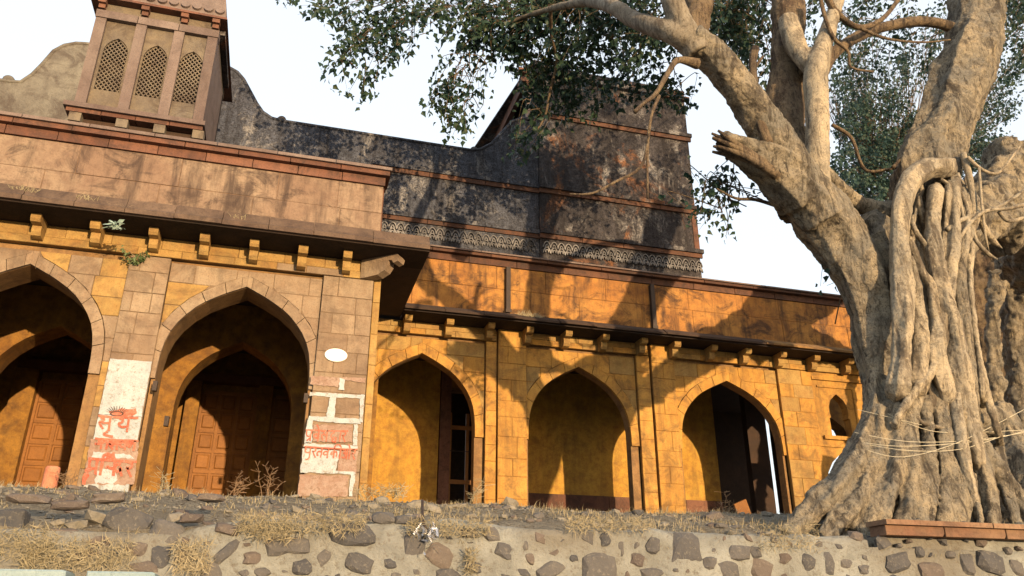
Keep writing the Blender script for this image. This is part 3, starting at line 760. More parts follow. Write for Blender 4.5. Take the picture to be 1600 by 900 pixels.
def ball(c, r_, mat, label):
    bm = BM(); bmesh.ops.create_uvsphere(bm, u_segments=16, v_segments=10, radius=r_)
    for v_ in bm.verts: v_.co = Vector((v_.co.x, v_.co.y, v_.co.z*.95))+c; v_.co += Vector((1, 1, 1))*noise.noise(v_.co*9)*.012
    ring = BM()
    o = obj('finial', bm, mat, SW, True); o['label'] = label
ball(Vector((P(12, 120, YU).x, YU+.1, 11.60)), .12, CREAM, 'round stone knob at the far left of the roof wall')
ball(Vector((P(440, 186, YU).x, YU+.1, 11.67)), .10, BLK, 'dark round knob right of the kiosk')
ball(Vector((P(742, 231, YU).x, YU+.1, 11.67)), .09, BLK, 'dark round knob beside the tower')
strip(SW, 'moulding', SCR, 1.2, 4.99, YU-.07, YU, 10.83, 10.93, 3, 8)
strip(SW, 'lower_moulding', MOULD, 1.2, 4.99, YU-.04, YU, 10.72, 10.825, 3, 9)
strip(SW, 'moulding', SCR, 1.2, 4.99, YU-.07, YU, 9.66, 9.76, 3, 10)
strip(SW, 'lower_moulding', MOULD, 1.2, 4.99, YU-.04, YU, 9.56, 9.655, 3, 11)
# carved frieze of interlaced pointed arches
def frieze_mesh():
    b = BM(); W, Hh, t = .17, .30, .022
    def arc(cx, s, zo, hh, ww):
        pts = [(0, 1), (.45, .86), (.8, .55), (1, 0)]
        pr = [(cx+s*ww*u, zo+hh*v) for u, v in pts]
        for (a, b2) in zip(pr, pr[1:]):
            dx, dz = b2[0]-a[0], b2[1]-a[1]; l = math.hypot(dx, dz); nx, nz = -dz/l*t/2, dx/l*t/2
            prism(b, [(a[0]+nx, a[1]+nz), (b2[0]+nx, b2[1]+nz), (b2[0]-nx, b2[1]-nz), (a[0]-nx, a[1]-nz)], -.045, 0)
    for s in (-1, 1):
        arc(0, s, .14, .15, W*.5); arc(0, s, .0, .15, W*.5); arc(0, s, .05, .17, W*.28)
        arc(0, s, .02, .07, W*.22)
    me = bpy.data.meshes.new('carved_arch'); b.to_mesh(me); b.free(); return me
FM = frieze_mesh()
FRM = stone_mat('carved_frieze_stone', (.13, .13, .135), (.30, .29, .28), (.08, .07, .07), dark=(.02, .02, .02), dk=.7, streak=.5, rv=.25, off=17)
FM.materials.append(FRM)
def frieze(parent, x0, x1, seed):
    n = int((x1-x0)/.17)
    for i in range(n):
        o = lk('carved_arch', FM, None, parent); o.location = (x0+.085+i*.17, YU-.001, 9.20)
        o.scale = (1, random.uniform(.6, 1.1), random.uniform(.97, 1.02))
frieze(SW, 1.3, 4.95, 1)
TW = empty('tower', 'square black stained tower with eroded plaster, mouldings and a carved frieze above the wing', 'tower', (7, YU, 8.6))
obj('wall', box(BM(), 5.0, 8.95, YU-.03, 19.2, 8.61, 14.22), BLK, TW)
for z in (12.90, 10.84, 9.68):
    strip(TW, 'moulding', BLK, 4.99, 9.02, YU-.12, YU-.031, z, z+.10, 4, int(z*10))
    strip(TW, 'lower_moulding', MOULD, 4.99, 9.0, YU-.08, YU-.031, z-.11, z-.005, 4, int(z*11))
strip(TW, 'top_cornice', BLK, 4.95, 9.05, YU-.14, YU-.031, 14.0, 14.1, 4, 77)
strip(TW, 'coping_stone', BLK, 4.99, 8.97, YU-.05, 15.6, 14.225, 14.33, 6, 78)
strip(TW, 'corner_stone', REDS, 8.83, 8.965, YU-.045, YU+.4, 9.8, 10.7, 1, 79)
n = int((9.0-5.0)/.17)
for i in range(n):
    o = lk('carved_arch', FM, None, TW); o.location = (5.06+.085+i*.17, YU-.031, 9.20)
# shaded side balcony of the tower: eave, column, bracket
e0 = P(825, 100, YU); e1 = P(740, 235, 19.3)
bm = BM()
q = [(e0.x, e0.y-.25), (4.99, e0.y-.25), (4.99, 19.3), (e1.x-.1, 19.3)]
lo = [bm.verts.new((x, y, 14.15)) for x, y in q]; hi = [bm.verts.new((x+.04, y, 14.27)) for x, y in q]
for i in range(4):
    j = (i+1) % 4; bm.faces.new((lo[i], lo[j], hi[j], hi[i]))
bm.faces.new(lo[::-1]); bm.faces.new(hi); obj('side_eave', bm, BLK, TW)
bm = BM(); box(bm, 4.72, 4.84, YU+.0, YU+.12, 12.65, 13.55); box(bm, 4.68, 4.88, YU-.04, YU+.16, 13.555, 13.62)
obj('balcony_column', bm, KIOSK, TW)
bm = BM(); box(bm, 4.66, 4.9, YU-.06, YU+.18, 13.625, 13.72); box(bm, 4.56, 4.96, YU-.08, YU+.2, 13.725, 13.84); box(bm, 4.70, 4.86, YU-.16, YU+.24, 13.845, 14.0)
box(bm, 4.52, 4.98, YU-.05, YU+.1, 14.005, 14.14)
obj('balcony_bracket', bm, REDS, TW)
obj('balcony_beam', box(BM(), 4.72, 4.84, YU+.21, 19.2, 13.85, 14.14), REDS, TW)
obj('balcony_floor', box(BM(), 4.5, 4.99, YU+.36, 19.2, 12.5, 12.64), BLK, TW)

KS = empty('rooftop_kiosk', 'small roof kiosk with three lattice windows and a carved grey eave at top left', 'kiosk', (-2.78, 12, 8.8))
YK = 11.9; KX0, KX1 = -3.72, -1.82
obj('sill_slab', box(BM(), KX0-.12, KX1+.05, YK-.12, 14.0, 9.04, 9.12), KIOSK, KS)
strip(KS, 'sill_stone', REDS, KX0-.08, KX1+.02, YK-.07, YK+.3, 8.97, 9.035, 4, 81)
obj('vent_wall', box(BM(), KX0, KX1, YK+.10, 14.0, 8.81, 8.965), DKST, KS)
for x in (KX0-.02, -3.07, -2.52, KX1-.12): obj('base_block', box(BM(), x, x+.17, YK-.06, YK+.1, 8.815, 8.965), KPAN, KS)
for x in (KX0, -3.10, -2.51, KX1-.16):
    obj('post', box(BM(), x, x+.16, YK-.035, YK+.14, 9.125, 10.85), KIOSK, KS)
strip(KS, 'lintel_stone', KIOSK, KX0-.01, KX1+.01, YK-.05, YK+.15, 10.855, 11.0, 3, 82)
obj('upper_wall', box(BM(), KX0+.02, KX1-.02, YK+.0, 13.9, 11.005, 11.175), KPAN, KS)
bays = [(KX0+.162, -3.102), (-2.938, -2.512), (-2.348, KX1-.162)]
for k, (x0, x1) in enumerate(bays):
    xc_ = (x0+x1)/2; wa = Arch(xc_, .185, 10.18, 10.54)
    b = BM()
    for s in (-1, 1):
        X = x0 if s < 0 else x1
        L = [(X, 9.50), (xc_+s*wa.w, 9.50)]+[(xc_+s*wa.half(z), z) for z in wa.zl()]+[(xc_, 10.85), (X, 10.85)]
        prism(b, L, YK+.03, YK+.09)
    box(b, x0, x1, YK+.03, YK+.09, 9.13, 9.498)
    pn = obj('window_panel', b, KPAN, KS)
    lb = BM(); st_ = .072
    for s in (-1, 1):
        i = -14
        while i < 34:
            z0 = 9.47+i*st_*1.18; xa, xb = xc_-.2, xc_+.2
            za, zb = (z0, z0+.47) if s > 0 else (z0+.47, z0)
            # clip to the lattice field
            pts = []
            for t in np.linspace(0, 1, 41):
                z = za+(zb-za)*t
                if 9.46 < z < 10.56: pts.append((xa+(xb-xa)*t, z))
            if len(pts) > 3:
                (ax, az_), (bx, bz) = pts[0], pts[-1]; dx, dz = bx-ax, bz-az_; l = math.hypot(dx, dz); nx, nz = -dz/l*.0085, dx/l*.0085
                yy = YK+.05+(.012 if s > 0 else 0)
                prism(lb, [(ax+nx, az_+nz), (bx+nx, bz+nz), (bx-nx, bz-nz), (ax-nx, az_-nz)], yy, yy+.02)
            i += 1
    obj('lattice', lb, KPAN, pn)
obj('kiosk_back', box(BM(), KX0+.03, KX1-.03, 13.7, 13.9, 9.125, 11.0), SHADE, KS)  # coloured near-black for the shade seen through the lattice
for (x0, x1) in ((KX0+.02, KX0+.14), (KX1-.14, KX1-.02)): obj('side_wall', box(BM(), x0, x1, YK+.15, 13.69, 9.125, 11.0), KIOSK, KS)
obj('inner_shade_sheet', box(BM(), KX0+.15, KX1-.15, 12.5, 12.55, 9.13, 10.99), SHADE, KS)  # dark sheet behind the lattice; the shade in the openings is its colour
for x in (KX0+.06, -3.0, -2.38, KX1-.06):
    b = BM(); box(b, x-.06, x+.06, YK-.13, YK-.001, 11.10, 11.175); box(b, x-.05, x+.05, YK-.08, YK-.001, 11.02, 11.095); obj('kiosk_bracket', b, REDS, KS)
b = BM()
ex0, ex1, ey = KX0-.14, KX1+.12, YK-.15
def frus(b, x0, x1, y0, y1, z0, X0, X1, Y0, Y1, z1):
    lo = [b.verts.new(c) for c in ((x0, y0, z0), (x1, y0, z0), (x1, y1, z0), (x0, y1, z0))]
    hi = [b.verts.new(c) for c in ((X0, Y0, z1), (X1, Y0, z1), (X1, Y1, z1), (X0, Y1, z1))]
    for i in range(4):
        j = (i+1) % 4; b.faces.new((lo[i], lo[j], hi[j], hi[i]))
    b.faces.new(lo[::-1]); b.faces.new(hi)
frus(b, ex0, ex1, ey, 14.2, 11.18, ex0+.02, ex1-.02, ey+.02, 14.2, 11.24)
obj('eave_slab', b, REDS, KS)
b = BM(); frus(b, ex0+.03, ex1-.03, ey+.04, 14.1, 11.245, ex0+.10, ex1-.10, ey+.14, 14.0, 11.72); obj('roof', b, KIOSK, KS)
pm = BM(); prism(pm, [(.075*math.cos(R(a)), .09*math.sin(R(a))) for a in range(-90, 271, 30)][:-1], -.03, .02)
pme = bpy.data.meshes.new('petal'); pm.to_mesh(pme); pm.free(); pme.materials.append(KIOSK)
for i in range(11):
    o = lk('petal', pme, None, KS); o.location = (ex0+.16+i*.185, ey+.06, 11.38); o.rotation_euler = (R(-16), 0, 0)
ex = (P(362, 100, 13.2).x)
b = BM()
q = [(ex1-.03, ey+.05), (ex1+.0, 13.3), (ex+.02, 13.3)]
box(b, KX1-.01, ex1-.04, ey+.31, 13.6, 11.08, 11.175); obj('side_eave', b, BLK, KS)

# ================================================================ RUBBLE WALL
RW = empty('rubble_wall', 'low retaining wall of dark rubble stones set in pale lime mortar along the foreground', 'wall', (3, 6.6, 0))
bm = BM()
xs2 = np.arange(-5, 5.3, .07); zs2 = list(np.arange(1.2, 2.5, .06))
def wy(x, z): return 6.52+.05*noise.noise(Vector((x*1.3, 0, z*1.6)))+.03*noise.noise(Vector((x*5, 2, z*5)))+.012*noise.noise(Vector((x*15, 5, z*15)))
def wtop(x): return 2.23+.13*max(0, min(1, (x+.7)/.7))+.05*noise.noise(Vector((x*1.1, 0, 9)))+.03*noise.noise(Vector((x*4, 0, 3)))
gv = []
for x in xs2:
    col = [bm.verts.new((x, wy(x, 0)+.0, 0))]
    for z in zs2:
        zz = min(z, wtop(x)); col.append(bm.verts.new((x, wy(x, zz)+(.0 if z <= zz else (z-zz)*1.6), zz+(0 if z <= zz else (z-zz)*.15))))
    col.append(bm.verts.new((x, 6.9, hgt(x, 6.9)-.03))); gv.append(col)
for a, b in zip(gv, gv[1:]):
    for k in range(len(a)-1): bm.faces.new((a[k], b[k], b[k+1], a[k+1]))
obj('mortar', bm, MORT, RW, True)
def rock(c, sx, sy, sz, seed, mat, parent, name='stone', rot=0, sub=2, rough=.22):
    bm = BM(); bmesh.ops.create_icosphere(bm, subdivisions=sub, radius=1)
    for v_ in bm.verts:
        d = v_.co.copy(); k = 1+rough*noise.noise(d*1.3+Vector((seed, 0, 0)))*2+rough*.5*noise.noise(d*3.1+Vector((0, seed, 0)))
        # flatten some sides so it looks broken, not round
        d = d*k
        for a in range(3): d[a] = max(-.78, min(.78, d[a]))
        x, z = d.x*sx, d.z*sz
        v_.co = Vector((x*math.cos(rot)-z*math.sin(rot), d.y*sy, x*math.sin(rot)+z*math.cos(rot)))
    bmesh.ops.recalc_face_normals(bm, faces=bm.faces)
    o = obj(name, bm, mat, parent, False)
    o.location = c
    return o
big = [(550, 835, 36, 17, 0), (436, 852, 19, 15, -.3), (466, 852, 18, 13, 0), (355, 827, 18, 9, .2), (378, 822, 14, 8, 0), (508, 868, 13, 12, -.6), (473, 885, 16, 12, 0), (562, 880, 22, 15, .3),
 (648, 855, 17, 24, 0), (688, 868, 22, 16, .5), (600, 808, 17, 9, 0), (640, 812, 22, 8, 0), (735, 832, 15, 8, 0), (768, 835, 14, 12, 0), (790, 862, 16, 12, .4), (827, 872, 10, 8, .5),
 (860, 890, 24, 12, -.4), (897, 872, 8, 6, 0), (938, 888, 28, 24, 0), (945, 842, 9, 11, -.4), (971, 857, 5, 12, 0), (997, 875, 11, 11, .3), (1022, 852, 12, 14, .7), (1073, 857, 26, 24, 0),
 (1020, 895, 20, 8, 0), (1139, 892, 18, 16, 0), (1155, 865, 18, 12, 0), (1190, 890, 20, 18, .3), (1265, 880, 14, 14, .3), (1300, 880, 10, 17, 0), (1327, 878, 12, 10, 0), (1355, 890, 10, 8, 0),
 (1408, 878, 24, 14, -.3), (1462, 892, 24, 14, 0), (1518, 880, 12, 18, 0), (1552, 878, 22, 16, .2), (1440, 862, 8, 8, 0), (1580, 860, 6, 6, 0), (355, 862, 10, 22, .7), (395, 872, 14, 10, 0), (410, 895, 14, 8, 0),
 (330, 892, 16, 14, 0), (250, 870, 14, 20, 0), (1180, 862, 12, 10, 0), (820, 852, 5, 9, 0), (1230, 872, 12, 9, 0), (1110, 880, 12, 10, 0), (740, 885, 14, 9, .2), (700, 898, 20, 9, 0), (610, 880, 10, 8, 0), (1490, 866, 9, 6, 0)]
rn = random.Random(5)
for k, (px, py, rx, ry, rot) in enumerate(big):
    p = P(px, py, 6.5); s = rad(1, p)
    p.y = wy(p.x, p.z)+.03
    rock(p, rx*s*1.32, .045+.0012*rx, ry*s*1.30, k*3.7, ROCKP if k % 6 in (3,) else ROCK, RW, rot=-rot)
taken = [(a, b, c, d) for a, b, c, d, _ in big]
k = 0
for _ in range(3000):
    px = rn.uniform(250, 1600); py = rn.uniform(838, 905); rx = rn.uniform(6, 17); ry = rx*rn.uniform(.55, 1.0)
    if 640 > px > 590 and py < 900: continue
    if all(abs(px-a)/(rx+c+3) > 1 or abs(py-b)/(ry+d+3) > 1 for a, b, c, d in taken):
        taken.append((px, py, rx, ry)); p = P(px, py, 6.5); s_ = rad(1, p); p.y = wy(p.x, p.z)+.03; k += 1
        rock(p, rx*s_*1.15, .05, ry*s_*1.15, 200+k*1.7, ROCKP if rn.random() < .25 else ROCK, RW, rot=rn.uniform(-.5, .5), sub=1, rough=.3)
        if k > 80: break
# loose rubble along the top
for k in range(280):
    x = rn.uniform(-2.6, 7.0); y = 6.72+2.1*rn.random()**1.5
    s = rn.uniform(.02, .06)*(1.7 if rn.random() < .14 else 1)
    rock(Vector((x, y, hgt(x, y)+s*.15)), s*rn.uniform(.9, 1.6), s, s*rn.uniform(.5, .9), k*1.3, (ROCKP, ROCK, GRAV, GRAV)[rn.randrange(4)], RW, 'loose_stone', rn.uniform(-.4, .4), 1, .25)
def place(px, py, Y, sx, sy, sz, seed, label, rot=0, rgh=.16):
    p = P(px, py, Y); s = rad(1, p)
    o = rock(p, sx*s, sy*s, sz*s, seed, ROCK, None, 'boulder', rot, 3, rgh)
    return tag(o, label, 'rock')
place(200, 817, 6.75, 42, 30, 26, 2.2, 'large smooth grey boulder with a pointed lower edge on the left of the rubble slope', -.25)
place(10, 820, 6.75, 36, 30, 28, 8.1, 'dark grey boulder cut off by the left edge of the photo', .1)
place(262, 834, 6.62, 32, 24, 22, 5.5, 'angular dark boulder just right of the large smooth one', -.3)
# rough dry-stone courses under the boulders, earth-coloured
for k, (px, py, rx, ry) in enumerate([(60, 862, 40, 16), (140, 866, 36, 16), (210, 858, 26, 15), (20, 880, 30, 12), (95, 835, 34, 12), (225, 886, 30, 12), (290, 868, 20, 16), (300, 810, 22, 9), (110, 790, 34, 9), (45, 780, 40, 9), (170, 778, 30, 10), (330, 778, 26, 8), (150, 845, 30, 12)]):
    p = P(px, py, 6.56); s = rad(1, p); rock(p, rx*s, .08, ry*s, 60+k, ROCKP, RW, 'stone', rn.uniform(-.1, .1), 2, .25)
# sandstone ledge at right
LG = empty('sandstone_ledge', 'red and tan sandstone coping ledge under the tree at lower right', 'ledge', (7, 6.5, 2.2))
lx0 = P(1378, 825, 6.45).x
za = P(1378, 812, 6.45).z; zb = P(1378, 836, 6.45).z
obj('ledge_core', box(BM(), lx0+.02, 11.5, 6.56, 6.72, 0, zb), MORT, LG)
strip(LG, 'ledge_lip', LEDGE, lx0, 11.5, 6.38, 6.66, za-.045, za, 5, 90)
cuts = [lx0+.01, P(1475, 830, 6.43).x, P(1572, 838, 6.43).x, 9, 10.2, 11.5]
for a, b in zip(cuts, cuts[1:]):
    obj('ledge_stone', prism(BM(), [(a+.006, zb), (b-.03, zb), (b-.006, zb+.03), (b-.006, za-.05), (a+.006, za-.05)], 6.42, 6.64, .004), LEDGE, LG)
bm = BM(); gv = []
for x in np.arange(5.2, 11.6, .1):
    gv.append([bm.verts.new((x, wy(x, z)+.02, z)) for z in (0, 1.4, 1.6, 1.75, 1.9, 2.0, 2.1, 2.2, 2.28)]+[bm.verts.new((x, 6.8, 2.3))])
for a, b in zip(gv, gv[1:]):
    for k in range(len(a)-1): bm.faces.new((a[k], b[k], b[k+1], a[k+1]))
obj('mortar', bm, MORT, RW, True)
# painted kerb slabs at the lower left corner
for k, (x0, x1, y, l) in enumerate(((-40, 104, 888, 'longer pale blue painted slab at the very lower left corner'), (136, 243, 892, 'short pale blue painted slab right of the gap at lower left'))):
    a = P(x0, y, 6.2); b = P(x1, y, 6.2)
    o = tag(obj('painted_slab', prism(BM(), [(a.x, a.z-.35), (b.x, a.z-.35), (b.x, a.z-.01), (b.x-.02, a.z), (a.x, a.z)], 6.2, 6.5, .01), BLUEP), l, 'slab', 'pale blue slabs at the wall foot')

# ================================================================ SMALL THINGS
bm = BM(); p = P(80, 745, 9.3); tube(bm, [(p.x, p.y, p.z-.16, .075), (p.x, p.y, p.z-.02, .072), (p.x, p.y, p.z+.09, .070), (p.x, p.y, p.z+.10, .05)], 14, 2)
tag(obj('clay_pot', bm, CLAY, None, True), 'small upright terracotta pot standing left of the painted pier', 'pot')
bm = BM(); a = P(1158, 795, 15.6)
a = Vector((P(1160, 790, 15.4).x, 15.4, FL))
tube(bm, [], 4, 1) if False else None
box(bm, -.16, .16, -.03, .03, 0, 1.15)
o = obj('leaning_board', bm, WOOD); o.location = (P(1178, 800, 15.6).x, 15.6, FL+.0); o.rotation_euler = (R(8), R(-22), 0)
tag(o, 'orange wooden board leaning in the shadow of the rightmost large arch', 'board')
# foil rubbish
bm = BM(); rn = random.Random(9); c = P(668, 835, 6.40)
for k in range(46):
    q = c+Vector((rn.gauss(0, .045), rn.uniform(-.03, .03), rn.gauss(0, .06)))
    d1 = Vector((rn.uniform(-1, 1), rn.uniform(-.5, .5), rn.uniform(-1.3, 1.3)))*.05; d2 = Vector((rn.uniform(-1, 1), rn.uniform(-1, 1), rn.uniform(-1, 1)))*.02
    bm.faces.new([bm.verts.new(x) for x in (q, q+d1, q+d1+d2, q+d2)])
tag(obj('foil_tuft', bm, FOIL), 'crumpled silver and blue foil rubbish caught on the rubble wall', 'litter')
bm = BM(); c0 = P(660, 782, 6.72); c1 = P(661, 815, 6.44); tube(bm, [(c0.x, c0.y, c0.z, .012), (c1.x, c1.y, c1.z, .012), (c.x, c.y, c.z+.03, .009)], 6, 3)
tag(obj('hanging_cord', bm, IRON), 'dark cord hanging down the rubble from which the foil hangs', 'cord')
# cloth on the eave and herbs
bm = BM(); c = P(178, 352, 11.25)
for k in range(30):
    q = c+Vector((rn.gauss(0, .05), rn.gauss(0, .03), rn.gauss(0, .03)))
    d1 = Vector((rn.uniform(-1, 1), rn.uniform(-.4, .4), rn.uniform(-.5, .5)))*.09; d2 = Vector((rn.uniform(-1, 1), rn.uniform(-1, 1), rn.uniform(-1, 1)))*.04
    bm.faces.new([bm.verts.new(x) for x in (q, q+d1, q+d1+d2, q+d2)])
tag(obj('rag', bm, CLOTH), 'scrap of faded teal cloth snagged under the left eave', 'rag')
def herb(name, px, py, Y, wpx, hpx, nl, label, cat, mat, seed, leaf=.05, stem=TWIGM):
    rr = random.Random(seed); c = P(px, py, Y); s = rad(1, c)
    root = empty(name, label, cat, c)
    sb = BM(); lb = BM()
    for k in range(7):
        e = c+Vector((rr.uniform(-1, 1)*wpx*s*.5, rr.uniform(-.15, .05), rr.uniform(-.5, .9)*hpx*s*.5))
        m_ = (c+e)/2+Vector((0, -.05, .04))
        tube(sb, [(c.x, c.y, c.z, .006), (m_.x, m_.y, m_.z, .005), (e.x, e.y, e.z, .003)], 4, 3)
        for j in range(nl//7):
            q = c.lerp(e, rr.uniform(.25, 1.1))+Vector((rr.gauss(0, .03), rr.gauss(0, .03), rr.gauss(0, .03)))
            leafq(lb, q, leaf*rr.uniform(.7, 1.3), rr)
    obj('stem', sb, stem, root); obj('leaves', lb, mat, root, kind='stuff')
def leafq(b, q, s, rr):
    d = Vector((rr.gauss(0, .6), rr.gauss(0, .6), -1+rr.uniform(-.3, .8))).normalized(); u = d.cross(Vector((rr.uniform(-1, 1), rr.uniform(-1, 1), .2))).normalized(); n_ = d.cross(u)*.12*s
    a = b.verts.new(q); t = b.verts.new(q+d*s*1.25); l = b.verts.new(q+d*s*.38+u*s*.42+n_); r_ = b.verts.new(q+d*s*.38-u*s*.42+n_); m1 = b.verts.new(q+d*s*.85+u*s*.16); m2 = b.verts.new(q+d*s*.85-u*s*.16)
    b.faces.new((a, l, m1, t)); b.faces.new((a, t, m2, r_))
herb('wall_herb', 215, 408, 11.93, 70, 45, 120, 'green leafy herb rooted in the frieze above the first pier', 'plant', GREEN, 3)
def tuft(px, py, Y, wpx, hpx, n_, label, seed, mat=STRAW, name='dry_grass_tuft', group='dry grass tufts on the eave', lean=.5, r0=.0035):
    rr = random.Random(seed); c = P(px, py, Y); s = rad(1, c); bm = BM()
    for k in range(n_):
        b0 = c+Vector((rr.uniform(-.5, .5)*wpx*s, rr.uniform(-.05, .05), 0))
        h = hpx*s*rr.uniform(.4, 1.1); d = Vector((rr.gauss(0, lean), rr.gauss(0, .35), 1)).normalized()
        m_ = b0+d*h*.6; e = b0+d*h+Vector((rr.gauss(0, .3)*h, 0, -abs(rr.gauss(0, .3))*h))
        u = Vector((r0, 0, 0))
        a1, a2, a3, a4, a5 = [bm.verts.new(x) for x in (b0-u, b0+u, m_+u*.8, m_-u*.8, e)]
        bm.faces.new((a1, a2, a3, a4)); bm.faces.new((a4, a3, a5))
    tag(obj(name, bm, mat), label, 'grass', group)
for k, (px, py, w_, h_, l) in enumerate([(38, 302, 34, 18, 'yellow dry grass tuft farthest left on the stone eave'), (135, 318, 30, 20, 'yellow dry grass tuft on the eave above the first arch'),
        (185, 332, 40, 14, 'brown drooping grass tuft hanging over the eave above the first pier'), (372, 348, 20, 20, 'thin yellow grass tuft on the eave above the second arch')]):
    tuft(px, py, 11.42, w_, h_, 160, l, k+20, lean=.9)
tuft(828, 495, 14.0, 40, 14, 120, 'dry grass tuft on the wing eave left of the middle', 31, lean=.9)
# tall dry weeds along the crest
wd = [(362, 765, 24, 40, 'bare branching weed in front of the second arch'), (428, 768, 50, 60, 'dense dark weed at the foot of the second pier'), (108, 752, 24, 26, 'low dark weed right of the terracotta pot'),
      (600, 772, 90, 26, 'short pale weeds in front of the third arch'), (1130, 798, 26, 44, 'upright grey weed in front of the rightmost large arch'), (745, 775, 30, 40, 'thin pale weed at the barred door'),(255, 765, 30, 40, 'single curved straw stem beside the first pier')]
for k, (px, py, w_, h_, l) in enumerate(wd):
    rr = random.Random(70+k); c = P(px, py+4, 9.0); s = rad(1, c); bm = BM()
    for j in range(5 if k != 3 else 18):
        b0 = c+Vector((rr.uniform(-.5, .5)*w_*s*.8, rr.uniform(-.15, .15), -.04)); h = h_*s*rr.uniform(.5, 1.1)
        pts = [(b0.x, b0.y, b0.z, .004)]; q = b0.copy(); d = Vector((rr.gauss(0, .3), rr.gauss(0, .2), 1))
        for i in range(4):
            q = q+d*h/4; d += Vector((rr.gauss(0, .25), 0, -.12)); pts.append((q.x, q.y, q.z, .0035-.0006*i))
            for _ in range(3):
                e = q+Vector((rr.gauss(0, .05), rr.gauss(0, .03), rr.uniform(0, .06))); tube(bm, [(q.x, q.y, q.z, .002), (e.x, e.y, e.z, .003)], 3, 1)
        tube(bm, pts, 4, 2)
    o = tag(obj('weed', bm, STRAW if k in (3, 5, 6) else TWIGM), l, 'weed', 'dry weeds along the terrace rim')
    if k == 3: o['kind'] = 'stuff'; del o['group']
# dry grass over the rubble slope
def grass():
    rr = random.Random(4); V = []; Fc = []
    for k in range(22000):
        x = rr.uniform(-3.2, 8.5); y = 6.5+2.6*rr.random()**1.1
        dn = noise.noise(Vector((x*1.5, y*1.8, 3)))+.5*noise.noise(Vector((x*5, y*5, 1)))
        if dn < .02+rr.uniform(-.15, .12): continue
        if x > 5.3 and rr.random() < .6: continue
        z = hgt(x, y) if y > 6.66 else 2.22
        flat = rr.random() < .6
        h = rr.uniform(.02, .075)*(1.5 if dn > .35 else 1); a = rr.uniform(0, 6.28); u = (math.cos(a)*.0026, math.sin(a)*.0026)
        lx, ly = rr.gauss(0, .9 if flat else .35)*h, rr.gauss(-.2, .9 if flat else .35)*h; hz = h*(.35 if flat else .9)
        i = len(V)
        V += [(x-u[0], y-u[1], z-.01), (x+u[0], y+u[1], z-.01), (x+lx*.6+u[0]*.7, y+ly*.6+u[1]*.7, z+hz*.7), (x+lx*.6-u[0]*.7, y+ly*.6-u[1]*.7, z+hz*.7), (x+lx*1.2, y+ly*1.2, z+hz)]
        Fc += [(i, i+1, i+2, i+3), (i+3, i+2, i+4)]
    # clumps hanging down the front of the wall on the left
    for cx, cy, w_, h_, n_ in ((300, 872, 60, 50, 900), (120, 868, 180, 44, 1900), (40, 850, 100, 50, 800), (735, 878, 18, 40, 300), (470, 818, 200, 30, 1500), (425, 830, 60, 30, 600), (700, 826, 130, 26, 1000), (950, 820, 130, 22, 900), (1230, 838, 90, 40, 700)):
        for _ in range(n_):
            p = P(cx+rr.uniform(-.5, .5)*w_, cy+rr.uniform(-.5, .5)*h_, 6.47); p.y = 6.44+rr.uniform(-.04, .08)
            h = rr.uniform(.03, .09); d = Vector((rr.gauss(0, .7), rr.gauss(-.5, .4), rr.gauss(.0, .7))).normalized()*h; u = Vector((rr.uniform(-1, 1), 0, rr.uniform(-1, 1)))*.0028
            i = len(V); V += [tuple(p-u), tuple(p+u), tuple(p+d*.6+u*.7), tuple(p+d*.6-u*.7), tuple(p+d)]; Fc += [(i, i+1, i+2, i+3), (i+3, i+2, i+4)]
    me = bpy.data.meshes.new('dry_grass'); me.from_pydata(V, [], Fc)
    o = lk('dry_grass', me, STRAW); o['kind'] = 'stuff'; o['label'] = 'straw coloured dry grass over the rubble slope and wall top'; o['category'] = 'grass'
grass()
def gravel():
    rr = random.Random(8); V = []; Fc = []
    for k in range(5200):
        x = rr.uniform(-3.2, 8.6); y = 6.66+2.5*rr.random()**1.3; z = hgt(x, y); s_ = rr.uniform(.006, .022)
        i = len(V); j = lambda: rr.uniform(.6, 1.3)*s_
        V += [(x-j(), y, z), (x, y-j(), z), (x+j(), y, z), (x, y+j(), z), (x+rr.gauss(0, .3)*s_, y, z+j()*.8)]
        Fc += [(i, i+1, i+4), (i+1, i+2, i+4), (i+2, i+3, i+4), (i+3, i, i+4)]
    me = bpy.data.meshes.new('gravel'); me.from_pydata(V, [], Fc); o = lk('gravel', me, GRAV); o['kind'] = 'stuff'; o['label'] = 'grey gravel and broken mortar scattered over the bank'; o['category'] = 'gravel'
gravel()

# ================================================================ THE FIG TREE
TR = empty('fig_tree', 'huge old fig tree with spreading limbs and tangled pale aerial roots at right', 'tree', tuple(P(1430, 800, 7.8)))
def remesh(name, bm, mat, parent, vox, d1, d2, sm=3):
    me = bpy.data.meshes.new(name); bmesh.ops.recalc_face_normals(bm, faces=bm.faces); bm.to_mesh(me); bm.free()
    o = bpy.data.objects.new(name, me); COL.objects.link(o)
    m = o.modifiers.new('r', 'REMESH'); m.mode = 'VOXEL'; m.voxel_size = vox
    m = o.modifiers.new('s', 'SMOOTH'); m.iterations = sm; m.factor = .6
    for k, (sz, st) in enumerate((d1, d2)):
        t = bpy.data.textures.new('b%d' % k, 'CLOUDS'); t.noise_scale = sz; t.noise_depth = 4
        m = o.modifiers.new('d%d' % k, 'DISPLACE'); m.texture = t; m.strength = st; m.mid_level = .5; m.texture_coords = 'GLOBAL'
    dg = bpy.context.evaluated_depsgraph_get(); dg.update()
    me2 = bpy.data.meshes.new_from_object(o.evaluated_get(dg)); bpy.data.objects.remove(o)
    me2.materials.clear(); me2.materials.append(mat)
    for p in me2.polygons: p.use_smooth = True
    return lk(name, me2, mat, parent)
